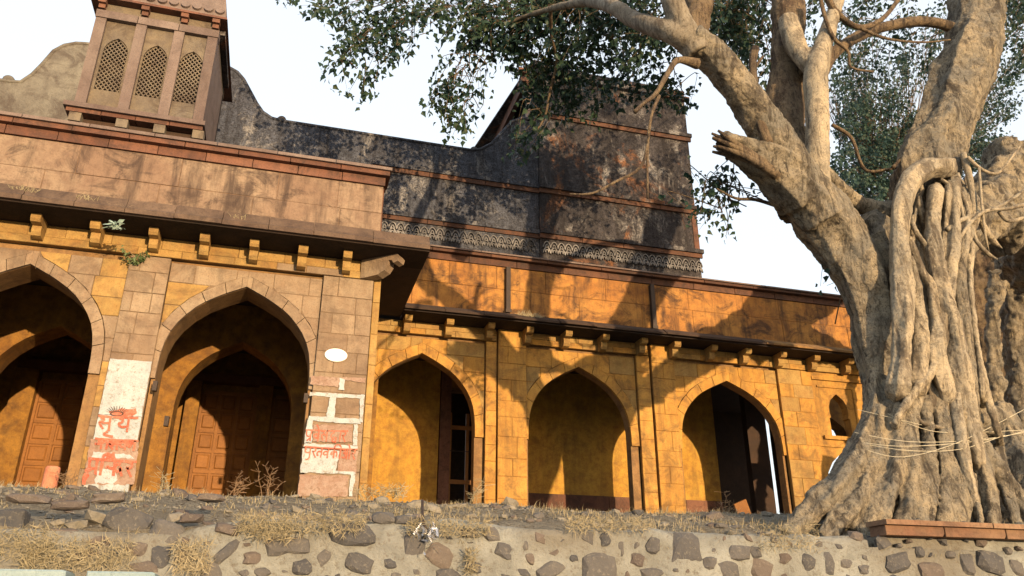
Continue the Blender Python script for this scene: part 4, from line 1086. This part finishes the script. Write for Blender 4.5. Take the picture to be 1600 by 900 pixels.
def T(bm, *pts, seg=14, lobes=0, n=5, seed=0, wob=.25):
    pts = [(x, y, Y-.3*min(1, max(0, (Y-6.85)/.6)) if Y < 9 else Y, r_) for x, y, Y, r_ in pts]
    return tube(bm, [pt(*p) for p in pts], seg, n, wob, lobes, seed)
bm = BM()
# left stem with its flare, rising into the big left limb
T(bm, (1330, 850, 7.45, 40), (1345, 790, 7.6, 36), (1362, 720, 7.75, 30), (1374, 660, 7.85, 27), (1375, 600, 7.9, 27), (1370, 545, 7.9, 31), (1361, 490, 7.9, 33), (1342, 430, 7.9, 40), (1306, 366, 7.9, 43), (1262, 310, 7.88, 42), (1222, 272, 7.85, 38), lobes=5, seed=1)
T(bm, (1398, 640, 7.95, 17), (1400, 560, 7.98, 19), (1392, 480, 7.9, 28), (1380, 420, 7.95, 30), (1358, 372, 7.95, 28), lobes=3, seed=6)
T(bm, (1255, 308, 7.85, 40), (1212, 268, 7.8, 35), (1168, 240, 7.75, 27), (1128, 220, 7.7, 17), seed=4, lobes=4)
T(bm, (1290, 345, 7.8, 38), (1243, 270, 7.75, 34), (1207, 212, 7.7, 31), (1168, 158, 7.6, 29), (1132, 110, 7.5, 27), (1100, 74, 7.4, 24), (1080, 57, 7.35, 21), seed=2, wob=.15)
# core behind the aerial roots
T(bm, (1445, 840, 7.9, 84), (1445, 760, 7.95, 70), (1447, 680, 7.97, 54), (1450, 600, 8.02, 44), (1455, 500, 8.07, 40), (1458, 400, 8.1, 42), (1455, 330, 8.08, 50), (1448, 280, 8.0, 50), (1456, 240, 7.95, 46), (1472, 200, 7.9, 42), (1490, 150, 7.9, 42), (1510, 105, 7.9, 44), (1524, 65, 7.9, 40), (1527, 25, 7.9, 36), (1530, -40, 7.9, 34), lobes=6, seed=7)
T(bm, (1395, 470, 8.1, 34), (1410, 400, 8.15, 36), (1400, 345, 8.2, 26), (1370, 330, 8.2, 17), (1335, 318, 8.15, 15), (1302, 290, 8.05, 16), (1278, 262, 8.0, 14))
T(bm, (1380, 420, 8.05, 46), (1370, 370, 8.05, 36), (1350, 340, 8.0, 22), wob=.1)
# buttress roots
for k, q in enumerate([
    [(1372, 590, 7.75, 18), (1362, 660, 7.65, 20), (1335, 725, 7.55, 24), (1296, 772, 7.45, 24), (1262, 806, 7.4, 19), (1228, 835, 7.3, 12)],
    [(1375, 640, 7.6, 13), (1368, 710, 7.45, 16), (1345, 770, 7.3, 17), (1312, 815, 7.15, 14), (1290, 845, 7.05, 10)],
    [(1398, 600, 7.6, 12), (1400, 670, 7.45, 14), (1395, 735, 7.3, 16), (1372, 790, 7.1, 14), (1345, 840, 6.95, 10)],
    [(1420, 620, 7.45, 11), (1424, 690, 7.3, 13), (1420, 760, 7.12, 14), (1402, 840, 6.9, 12)],
    [(1446, 620, 7.45, 10), (1450, 690, 7.28, 12), (1444, 770, 7.05, 12), (1432, 845, 6.88, 11)],
    [(1470, 610, 7.45, 12), (1478, 690, 7.3, 13), (1475, 770, 7.08, 13), (1466, 845, 6.88, 11)],
    [(1494, 620, 7.42, 12), (1504, 700, 7.25, 12), (1508, 775, 7.05, 12), (1504, 845, 6.88, 10)],
    [(1500, 600, 7.5, 10), (1520, 690, 7.4, 12), (1545, 765, 7.12, 13), (1552, 840, 6.9, 11)],
    [(1498, 600, 7.6, 10), (1532, 690, 7.4, 12), (1578, 760, 7.2, 14), (1612, 830, 7.2, 14)],
    [(1560, 640, 11.0, 20), (1600, 720, 10.6, 26), (1660, 800, 10, 30)],
    [(1400, 720, 7.15, 6), (1392, 770, 7.0, 7), (1380, 825, 6.88, 6)], [(1462, 720, 7.1, 5), (1460, 780, 6.95, 6), (1450, 840, 6.8, 6)],
    [(1492, 730, 7.1, 5), (1492, 785, 6.95, 6), (1488, 840, 6.8, 5)], [(1520, 740, 7.12, 6), (1528, 790, 6.95, 6), (1535, 840, 6.8, 6)], [(1436, 700, 7.15, 5), (1430, 760, 7.0, 6), (1420, 835, 6.82, 6)],
    [(1355, 700, 7.5, 8), (1340, 760, 7.35, 9), (1310, 800, 7.2, 8), (1280, 835, 7.1, 6)], [(1412, 560, 7.6, 7), (1410, 640, 7.45, 9), (1408, 720, 7.2, 8), (1388, 800, 7.0, 7)],
    [(1560, 700, 7.35, 7), (1575, 770, 7.15, 8), (1590, 830, 7.0, 8)], [(1480, 660, 7.3, 5), (1490, 740, 7.1, 6), (1500, 830, 6.85, 5)]]):
    T(bm, *q, lobes=3, seed=k, seg=12, wob=.5)
# lump where the pale roots meet the base
T(bm, (1375, 615, 7.7, 16), (1410, 630, 7.6, 20), (1450, 640, 7.55, 18), (1500, 650, 7.6, 22), (1560, 660, 7.7, 22), wob=.5)
remesh('trunk', bm, BARK, TR, .019, (.20, .06), (.05, .018), 2)
# darker stem behind
bm = BM()
T(bm, (1262, 330, 8.3, 44), (1235, 250, 8.35, 36), (1226, 180, 8.4, 30), (1228, 110, 8.4, 27), (1233, 50, 8.4, 26), (1232, -10, 8.4, 25), (1230, -80, 8.4, 22))
T(bm, (1238, 130, 8.35, 22), (1258, 95, 8.25, 18), (1272, 110, 8.0, 14))
T(bm, (1080, 60, 8.0, 18), (1092, 20, 8.0, 22), (1095, -60, 8.0, 22))
remesh('rear_limb', bm, BARK2, TR, .03, (.2, .06), (.06, .03))
bm = BM()
T(bm, (1278, 330, 7.85, 26), (1277, 285, 7.78, 20), (1277, 220, 7.75, 18.5), (1276, 160, 7.75, 18), (1275, 112, 7.75, 19), (1286, 70, 7.75, 15), (1298, 35, 7.75, 12), (1312, -10, 7.75, 10), (1325, -60, 7.75, 8), wob=.08)
T(bm, (1275, 112, 7.78, 16), (1255, 90, 7.9, 15), (1242, 70, 8.0, 17), (1232, 30, 8.1, 16), wob=.1)
remesh('smooth_limb', bm, ROOTM, TR, .022, (.25, .03), (.05, .012))
bm = BM()
T(bm, (1092, 85, 7.45, 24), (1070, 45, 7.4, 19), (1056, 15, 7.4, 18), (1045, -20, 7.4, 16), (1030, -80, 7.4, 15), wob=.08)
T(bm, (1082, 70, 7.45, 20), (1050, 52, 7.5, 17), (1015, 40, 7.8, 15), (985, 28, 8.2, 13), (958, 10, 8.6, 12), (925, 2, 9.4, 10), (895, 6, 10.0, 7), (860, 14, 10.6, 5), (820, 26, 11.2, 4), (780, 40, 11.6, 3), (720, 50, 12.0, 2.4), wob=.08)
remesh('smooth_limb', bm, SMG, TR, .022, (.25, .03), (.05, .012))
bm = BM()
for q in ([(1285, 110, 8.05, 11), (1300, 85, 8.05, 10), (1335, 60, 8.05, 9), (1375, 44, 8.05, 8.5), (1425, 34, 8.0, 8), (1465, 36, 7.95, 8), (1500, 48, 7.9, 9)],
          [(1288, -20, 7.7, 6), (1302, 14, 7.7, 5.5), (1340, 42, 7.7, 4.5), (1378, 30, 7.7, 3.8), (1410, -10, 7.7, 3)],
          [(1278, -20, 7.6, 3.5), (1290, 30, 7.6, 3.2), (1305, 62, 7.6, 3), (1325, 80, 7.6, 2.6), (1330, 105, 7.6, 2), (1365, 112, 7.6, 1.5)],
          [(1340, 42, 7.7, 3), (1385, 60, 7.7, 2.2), (1440, 66, 7.7, 1.6), (1485, 62, 7.7, 1.2)],
          [(1200, 225, 7.6, 10), (1188, 190, 7.55, 8), (1180, 140, 7.5, 6.5), (1176, 100, 7.5, 6), (1180, 75, 7.5, 6.5)],
          [(1180, 105, 7.5, 3), (1192, 88, 7.5, 2)], [(1182, 160, 7.5, 3), (1170, 130, 7.5, 1.5)],
          [(1090, 100, 7.4, 9), (1060, 94, 7.3, 5), (1045, 112, 7.2, 4.5), (1025, 146, 7.1, 4), (1005, 162, 7.05, 3), (992, 175, 7.0, 3.5)],
          [(860, 15, 10.6, 3), (862, 60, 11.2, 2.6), (870, 95, 11.6, 2.4), (860, 140, 11.9, 2), (852, 180, 12.1, 1.7), (838, 205, 12.1, 1.3)],
          [(1030, 150, 7.1, 3), (1018, 180, 7.0, 2.5), (1012, 230, 7.0, 2.3), (1012, 310, 7.0, 1.7)],
          [(1012, 225, 7.0, 2.6), (1000, 262, 7.0, 2.4), (960, 285, 7.0, 2.2), (925, 302, 7.0, 1.8), (890, 303, 7.0, 1.2)],
          [(1300, 195, 8.1, 3), (1330, 215, 8.1, 3), (1345, 255, 8.1, 2.6), (1360, 268, 8.1, 2.4), (1400, 262, 8.0, 2.2)],
          [(1395, 262, 7.9, 3), (1410, 245, 7.9, 2)],
          [(1215, 322, 8.1, 3.6), (1180, 312, 8.1, 2.8), (1150, 310, 8.1, 2.2), (1120, 295, 8.1, 1.4)]):
    bm = BM(); T(bm, *q, seg=8, wob=.15); obj('branch', bm, BARK2, TR, True)
# torn stub of the broken limb
bm = BM()
for k in range(9):
    a = (1128+k*5, 222+k*5, 7.62-.01*k, 8); rr = random.Random(k)
    T(bm, (1195+k*3, 256+k*3, 7.6+.03*(k % 3), 8), (1152+k*2, 226+k*3, 7.58+.04*(k % 3), 6), (1110+rr.uniform(0, 14), 202+k*4+rr.uniform(-3, 3), 7.6+.05*(k % 3), 2.0), seg=6, wob=.4)
obj('broken_stub', bm, BARK2, TR, True)
# pale aerial roots
roots = [
 [(1478, 262, 7.65, 16), (1450, 262, 7.6, 15), (1425, 282, 7.55, 15), (1410, 320, 7.5, 16), (1405, 370, 7.5, 17), (1407, 430, 7.5, 17), (1410, 500, 7.5, 16), (1408, 560, 7.5, 15), (1404, 610, 7.5, 16)],
 [(1462, 300, 7.6, 11), (1458, 350, 7.55, 13), (1462, 410, 7.52, 15), (1474, 470, 7.5, 16), (1488, 530, 7.5, 17), (1498, 585, 7.5, 18), (1512, 640, 7.45, 14), (1530, 720, 7.3, 8)],
 [(1492, 285, 7.65, 10), (1490, 340, 7.62, 10), (1486, 400, 7.58, 11), (1480, 450, 7.56, 12), (1466, 510, 7.5, 13), (1462, 560, 7.5, 14), (1480, 620, 7.5, 12)],
 [(1418, 400, 7.6, 6), (1428, 440, 7.55, 9), (1436, 500, 7.55, 11), (1438, 560, 7.55, 13), (1432, 610, 7.55, 12)],
 [(1422, 375, 7.5, 4), (1440, 420, 7.48, 6), (1456, 450, 7.5, 7), (1462, 500, 7.55, 7)],
 [(1440, 385, 7.75, 10), (1446, 450, 7.75, 13), (1450, 520, 7.7, 13), (1450, 600, 7.7, 12)],
 [(1478, 520, 7.5, 7), (1462, 570, 7.45, 8), (1440, 600, 7.42, 8), (1420, 625, 7.4, 8), (1400, 660, 7.4, 6)],
 [(1505, 300, 7.7, 6), (1503, 370, 7.65, 8), (1500, 440, 7.6, 11), (1506, 510, 7.55, 12), (1512, 580, 7.55, 11), (1522, 640, 7.5, 8)],
 [(1512, 400, 7.7, 5), (1518, 470, 7.65, 5), (1526, 540, 7.62, 5), (1540, 610, 7.6, 6), (1560, 680, 7.5, 5)],
 [(1515, 440, 7.6, 3.5), (1520, 500, 7.58, 3.5), (1530, 560, 7.55, 4), (1536, 620, 7.5, 4)],
 [(1490, 620, 7.4, 12), (1500, 680, 7.3, 11), (1515, 750, 7.15, 8), (1530, 810, 7.0, 6)]]
rr = random.Random(17)
for k in range(15):
    x0 = rr.uniform(1412, 1522); x1 = rr.uniform(1400, 1512); y0 = rr.uniform(285, 360); y1 = rr.uniform(600, 650); r0 = rr.uniform(3.2, 7.5); Y0 = rr.uniform(7.62, 7.82)
    q = [(x0, y0-25, Y0+.35, r0*.6)]
    for j in range(6):
        t = j/5; q.append((x0+(x1-x0)*t+rr.gauss(0, 6), y0+(y1-y0)*t, Y0+rr.uniform(-.04, .04), r0*(.8+.4*t)*rr.uniform(.85, 1.15)))
    q.append((x1+4, y1+30, Y0+.3, r0)); roots.append(q)
roots = [[(q[0][0], q[0][1]+2, q[0][2]+.3, q[0][3]*.8)]+q+[(q[-1][0]+2, q[-1][1]+26, q[-1][2]+.3, q[-1][3])] if k < 10 else q for k, q in enumerate(roots)]
for k, q in enumerate(roots):
    q = [(x, y, Y-(.17 if 0 < i < len(q)-1 else 0), r_) for i, (x, y, Y, r_) in enumerate(q)]
    b = BM(); T(b, *q, seg=14, seed=k, wob=.32, lobes=2); 
    remesh('aerial_root', b, ROOTM if k != 7 else BARK, TR, .013, (.13, .03), (.055, .012), 1)
thin = [[(1505, 240, 7.5, 5), (1515, 275, 7.5, 5), (1520, 320, 7.5, 4.5), (1518, 400, 7.5, 5), (1512, 430, 7.5, 5)],
 [(1470, 280, 7.45, 3), (1495, 300, 7.4, 3), (1505, 340, 7.4, 2.5)],
 [(1512, 245, 7.4, 3), (1535, 265, 7.35, 2.6), (1560, 270, 7.3, 2.4), (1585, 240, 7.3, 2)], [(1530, 262, 7.35, 2.2), (1534, 320, 7.35, 2), (1540, 370, 7.4, 1.8)],
 [(1498, 375, 7.4, 3.5), (1515, 350, 7.35, 3.2), (1540, 330, 7.3, 3), (1580, 325, 7.3, 3), (1620, 312, 7.3, 3)],
 [(1480, 360, 7.4, 4), (1500, 345, 7.4, 4), (1530, 335, 7.4, 3.4), (1570, 318, 7.4, 2.8), (1610, 290, 7.4, 2.5)],
 [(1516, 350, 7.45, 3), (1525, 375, 7.45, 3), (1542, 395, 7.45, 3.4)], [(1500, 300, 7.4, 4), (1512, 330, 7.4, 4), (1510, 372, 7.4, 6), (1505, 400, 7.45, 7)],
 [(1520, 300, 7.5, 4.5), (1530, 340, 7.5, 4.5), (1548, 372, 7.5, 5)], [(1560, 330, 7.4, 3), (1575, 345, 7.4, 3), (1600, 340, 7.4, 2.5)],
 [(1425, 640, 7.3, 4), (1440, 660, 7.25, 4), (1470, 668, 7.25, 3)]]
for q in thin:
    e_ = q[-1]; q = q+[(e_[0]*2-q[-2][0] if abs(e_[0]-q[-2][0]) < 25 else e_[0]+12, e_[1]*1.5-q[-2][1]*.5, e_[2]+.12, .5)]
    b = BM(); T(b, *q, seg=7, wob=.35); obj('thin_root', b, ROOTM, TR, True)
# stems of the same tree standing farther back, right edge
bm = BM()
T(bm, (1650, 860, 11.6, 90), (1622, 740, 11.7, 54), (1604, 640, 11.7, 30), (1600, 540, 11.7, 26), (1597, 460, 11.7, 30), (1590, 400, 11.5, 34), lobes=5, seed=3, seg=16)
T(bm, (1560, 700, 11.4, 14), (1556, 600, 11.4, 11), (1550, 500, 11.4, 9), (1562, 430, 11.5, 16), lobes=3)
T(bm, (1475, 390, 8.15, 30), (1505, 365, 8.5, 36), (1532, 335, 8.9, 42), (1558, 310, 9.2, 44), (1574, 280, 9.4, 42), (1576, 236, 9.5, 30), lobes=4, seed=9)
T(bm, (1550, 360, 9.1, 42), (1600, 300, 9.5, 50), (1660, 240, 9.7, 50), (1730, 170, 9.8, 46)); T(bm, (1600, 330, 9.4, 40), (1610, 390, 9.8, 30), (1600, 440, 10.6, 26), lobes=3)
remesh('rear_stem', bm, BARK, TR, .045, (.3, .25), (.09, .12), 1)
bm = BM(); T(bm, (1560, 830, 13.2, 60), (1552, 700, 13.2, 44), (1548, 560, 13.2, 40), (1550, 420, 13.2, 44), (1560, 330, 13.2, 40), lobes=4)
remesh('hollow_shade', bm, BARK2, TR, .06, (.3, .2), (.1, .1), 1)  # dark tube added to stand for the shaded hollow between the stems
# threads wound round the trunk
for k, q in enumerate([[(1338, 690, 7.15), (1400, 697, 6.92), (1480, 694, 6.9), (1560, 684, 7.1), (1620, 668, 7.4)], [(1336, 676, 7.2), (1420, 690, 6.95), (1520, 688, 7.0), (1600, 676, 7.3)],
                       [(1352, 694, 7.1), (1420, 704, 6.92), (1500, 702, 6.9), (1570, 680, 7.1)], [(1380, 642, 7.25), (1420, 662, 7.0), (1480, 676, 7.0), (1600, 672, 7.3)],
                       [(1340, 640, 7.3), (1390, 652, 7.1), (1440, 664, 7.0)], [(1344, 700, 7.1), (1410, 714, 6.9), (1500, 690, 6.9), (1600, 640, 7.4)]]):
    b = BM(); tube(b, [pt(x, y, Y, .38) for x, y, Y in q], 4, 5)
    tag(obj('cotton_thread', b, THREAD), ['widest sagging cotton thread across the base of the fig tree', 'tight straight cotton thread just above the sagging one on the fig tree', 'lower left cotton thread curving up to the right on the fig tree', 'cotton thread sloping down from the left knot of the fig tree', 'short loose cotton thread high on the left buttress of the fig tree', 'slanting cotton thread that rises steeply to the right edge'][k], 'thread', 'threads wound round the fig tree')

# ---------------------------------------------------------------- foliage
LV, LF = [], []
def leaf(V, Fc, q, s, rr):
    d = Vector((rr.gauss(0, .55), rr.gauss(0, .55), -1+rr.uniform(-.2, .9))).normalized(); u = d.cross(Vector((rr.uniform(-1, 1), rr.uniform(-1, 1), .2))).normalized(); n_ = d.cross(u)*.14*s
    i = len(V)
    V += [tuple(q), tuple(q+d*s*1.3), tuple(q+d*s*.36+u*s*.46+n_), tuple(q+d*s*.36-u*s*.46+n_), tuple(q+d*s*.86+u*s*.17), tuple(q+d*s*.86-u*s*.17)]
    Fc += [(i, i+2, i+4, i+1), (i, i+1, i+5, i+3)]
def cluster(V, Fc, tw, px, py, Y, rx, ry, dY, ntw, nlf, anchor, rr, size=.062):
    a = P(*anchor)
    for _ in range(ntw):
        ang = rr.uniform(0, 6.28); k = rr.random()**.6
        e = P(px+math.cos(ang)*rx*k, py+math.sin(ang)*ry*k, Y+rr.uniform(-dY, dY))
        mid = a.lerp(e, .5)+Vector((rr.gauss(0, .22), rr.gauss(0, .22), rr.uniform(.05, .4)))
        L = (e-a).length
        pts = cat_rom([(*(a+Vector((rr.gauss(0, .12), rr.gauss(0, .12), rr.gauss(0, .12)))), .009), (*mid, .006), (*e, .0025)], 6)
        tube(tw, pts, 4, 1)
        for _ in range(nlf):
            # leaves crowd on the outer part of the twig, on little side shoots
            t = 1-rr.random()**1.4*.55
            i = min(len(pts)-1, int(t*(len(pts)-1))); b = Vector(pts[i][:3])
            g_ = Vector((rr.gauss(0, 1), rr.gauss(0, 1), rr.gauss(-.3, 1)))*.10*min(1, L/1.2+.3)
            leaf(V, Fc, b+g_, size*rr.uniform(.65, 1.25), rr)
rr = random.Random(11); tw = BM()
cl = [ # px,py,Y,rx,ry,dY,twigs,leaves,anchor
 (470, 10, 12.2, 40, 14, .4, 4, 14, (560, -20, 12.0)), (500, 28, 12.2, 40, 26, .5, 6, 16, (640, 0, 12.0)), (545, 60, 12.1, 34, 40, .5, 9, 20, (640, 5, 12.0)), (518, 100, 12.0, 30, 18, .3, 5, 16, (575, 60, 12.0)), (545, 148, 12.0, 26, 10, .3, 3, 11, (560, 95, 12.0)),
 (600, 18, 12.2, 60, 34, .6, 10, 20, (720, 0, 11.8)), (590, 75, 12.0, 40, 22, .4, 6, 16, (640, 40, 12.0)), (612, 100, 12.0, 30, 16, .3, 4, 14, (640, 50, 12.0)), (572, 135, 12, 12, 16, .2, 3, 10, (590, 90, 12.0)),
 (690, 30, 12.1, 70, 40, .7, 14, 22, (800, 20, 11.6)), (735, 75, 12.0, 34, 22, .4, 6, 16, (770, 45, 11.8)), (672, 150, 12.0, 22, 22, .3, 6, 15, (730, 95, 12.0)), (690, 180, 12.0, 24, 26, .3, 5, 14, (730, 110, 12.0)), (735, 150, 12, 26, 36, .3, 4, 8, (748, 85, 12)), (715, 210, 12, 24, 14, .3, 4, 12, (735, 150, 12)),
 (790, 30, 11.9, 66, 50, .8, 18, 24, (860, 10, 11.2)), (765, 85, 12.0, 46, 22, .5, 9, 18, (810, 45, 11.6)), (860, 60, 11.8, 66, 55, .9, 20, 26, (900, 5, 11.0)), (830, 10, 12.4, 90, 30, 1.0, 14, 24, (900, -20, 11.4)), (820, 100, 12.2, 40, 25, .4, 8, 18, (850, 50, 11.8)),
 (935, 60, 11.6, 60, 55, .9, 20, 26, (960, 10, 10.4)), (930, 110, 11.9, 55, 26, .7, 10, 22, (960, 50, 11.0)), (1000, 80, 10.8, 50, 40, .9, 14, 24, (1020, 40, 9.4)), (1010, 15, 10.6, 70, 40, 1.0, 14, 24, (1045, -20, 9.0)), (900, 15, 11.8, 60, 30, .8, 10, 22, (940, -20, 11)),
 (850, 165, 12.4, 56, 44, .4, 18, 24, (870, 90, 11.9)), (810, 235, 12.4, 30, 30, .3, 7, 18, (850, 170, 12.2)), (900, 170, 12.4, 50, 34, .5, 12, 24, (900, 110, 12.0)), (860, 120, 12.3, 50, 26, .5, 10, 22, (900, 60, 11.9)), (965, 150, 12.2, 56, 30, .5, 11, 22, (1000, 100, 11.4)), (1040, 145, 11.6, 34, 28, .4, 9, 20, (1040, 100, 11.0)), (1062, 172, 11.6, 20, 12, .3, 3, 12, (1050, 130, 11.2)),
 (1140, 25, 9.8, 60, 45, .9, 18, 26, (1100, -30, 9.2)), (1150, 85, 9.8, 46, 36, .8, 13, 24, (1160, 20, 9.4)), (1170, 55, 10.2, 40, 50, .8, 12, 24, (1200, 0, 9.6)), (1118, 75, 10, 26, 36, .6, 7, 20, (1110, 0, 9.4)), (1190, 130, 10, 26, 34, .5, 6, 16, (1200, 60, 9.6)),
 (1265, 15, 9.3, 36, 20, .5, 5, 12, (1300, -20, 9.2)), (1310, 60, 9.4, 30, 26, .5, 4, 10, (1330, 20, 9.2)), (1350, 10, 9.2, 50, 20, .5, 7, 13, (1400, -20, 9.2)), (1370, 75, 9.3, 40, 26, .5, 5, 10, (1380, 40, 9.1)), (1440, 85, 9.2, 34, 34, .4, 4, 9, (1440, 40, 9.1)), (1460, 115, 9.4, 20, 24, .3, 4, 11, (1470, 60, 9.1)),
 (1360, 120, 9.6, 40, 26, .4, 4, 10, (1365, 70, 9.3)),
 (1475, 15, 9.2, 10, 18, .3, 3, 8, (1500, -10, 9.1)), (1585, 60, 9.3, 20, 46, .5, 10, 18, (1600, -10, 9.1)), (1590, 20, 9.4, 26, 26, .5, 9, 20, (1600, -40, 9.2)), (1594, 115, 9.2, 10, 22, .3, 4, 12, (1600, 40, 9.1)),
 (1105, 320, 8.1, 20, 22, .2, 4, 13, (1150, 310, 8.1)), (1098, 290, 8.1, 16, 12, .2, 3, 10, (1140, 308, 8.1)), (1140, 368, 8.1, 10, 5, .1, 2, 6, (1130, 330, 8.1)), (1150, 288, 8.1, 18, 6, .1, 2, 4, (1170, 310, 8.1)), (1095, 345, 8.1, 12, 16, .2, 3, 9, (1130, 312, 8.1)), (1285, 445, 8.0, 8, 4, .1, 2, 4, (1310, 455, 7.9)),
]
for c in cl:
    k_ = 1.45 if c[0] > 680 else 1.15
    if 780 < c[0] < 1045 and c[1] > 105: k_ = .75
    c = c[:6]+(int(c[6]*k_)+1, int(c[7]*1.3), c[8])
    cluster(LV, LF, tw, *c, rr, .067*(c[2]+1)/8.2)
# the crown above the frame, with gaps, that shades the tower and upper walls
for k in range(34):
    px = rr.uniform(900, 1800); py = rr.uniform(-620, -40); Y = rr.uniform(8.2, 12.5)
    cluster(LV, LF, tw, px, py, Y, 90, 60, .8, 13, 24, (px*.6+1180*.4, py*.6-60, 8.0), rr, .075)
me = bpy.data.meshes.new('crown'); me.from_pydata(LV, [], LF)
lk('crown', me, LEAF, TR, 'stuff')
obj('twigs', tw, BARK2, TR, kind='stuff')
# another tree, farther off behind the fig
BT = empty('background_tree', 'smaller leafed green tree seen in the gap between the fig limbs', 'tree', tuple(Vector((21.5, 24, 2.9))))
V2, F2 = [], []; tb = BM(); rr = random.Random(3)
for (px, py, rx, ry, n_) in ((1350, 140, 38, 34, 18), (1350, 200, 50, 50, 34), (1370, 255, 50, 44, 34), (1330, 290, 34, 30, 16), (1400, 200, 36, 60, 22), (1385, 300, 34, 26, 18), (1550, 170, 30, 20, 8), (1540, 250, 40, 30, 14), (1565, 210, 30, 20, 8), (1320, 175, 24, 18, 8), (1315, 110, 22, 40, 12), (1400, 110, 36, 40, 16), (1430, 170, 26, 40, 14), (1310, 240, 20, 40, 12), (1575, 60, 40, 60, 26), (1590, 140, 30, 40, 16), (1545, 215, 26, 30, 12), (1450, 30, 50, 40, 16), (1330, 30, 60, 40, 20), (1250, 60, 30, 50, 10)):
    cluster(V2, F2, tb, px, py, 19, rx, ry, 1.6, int(n_*1.9), 26, (px*.5+1390*.5, py*.4+320*.6, 19), rr, .11)
me = bpy.data.meshes.new('crown'); me.from_pydata(V2, [], F2); lk('crown', me, LEAF2, BT, 'stuff')
b0 = P(1400, 330, 19); tube(tb, [(b0.x+.3, 19, 2.8, .35), (b0.x, 19, 8, .25), (b0.x-.2, 19, b0.z+.8, .12)], 10, 4)
obj('trunk', tb, BARK2, BT)
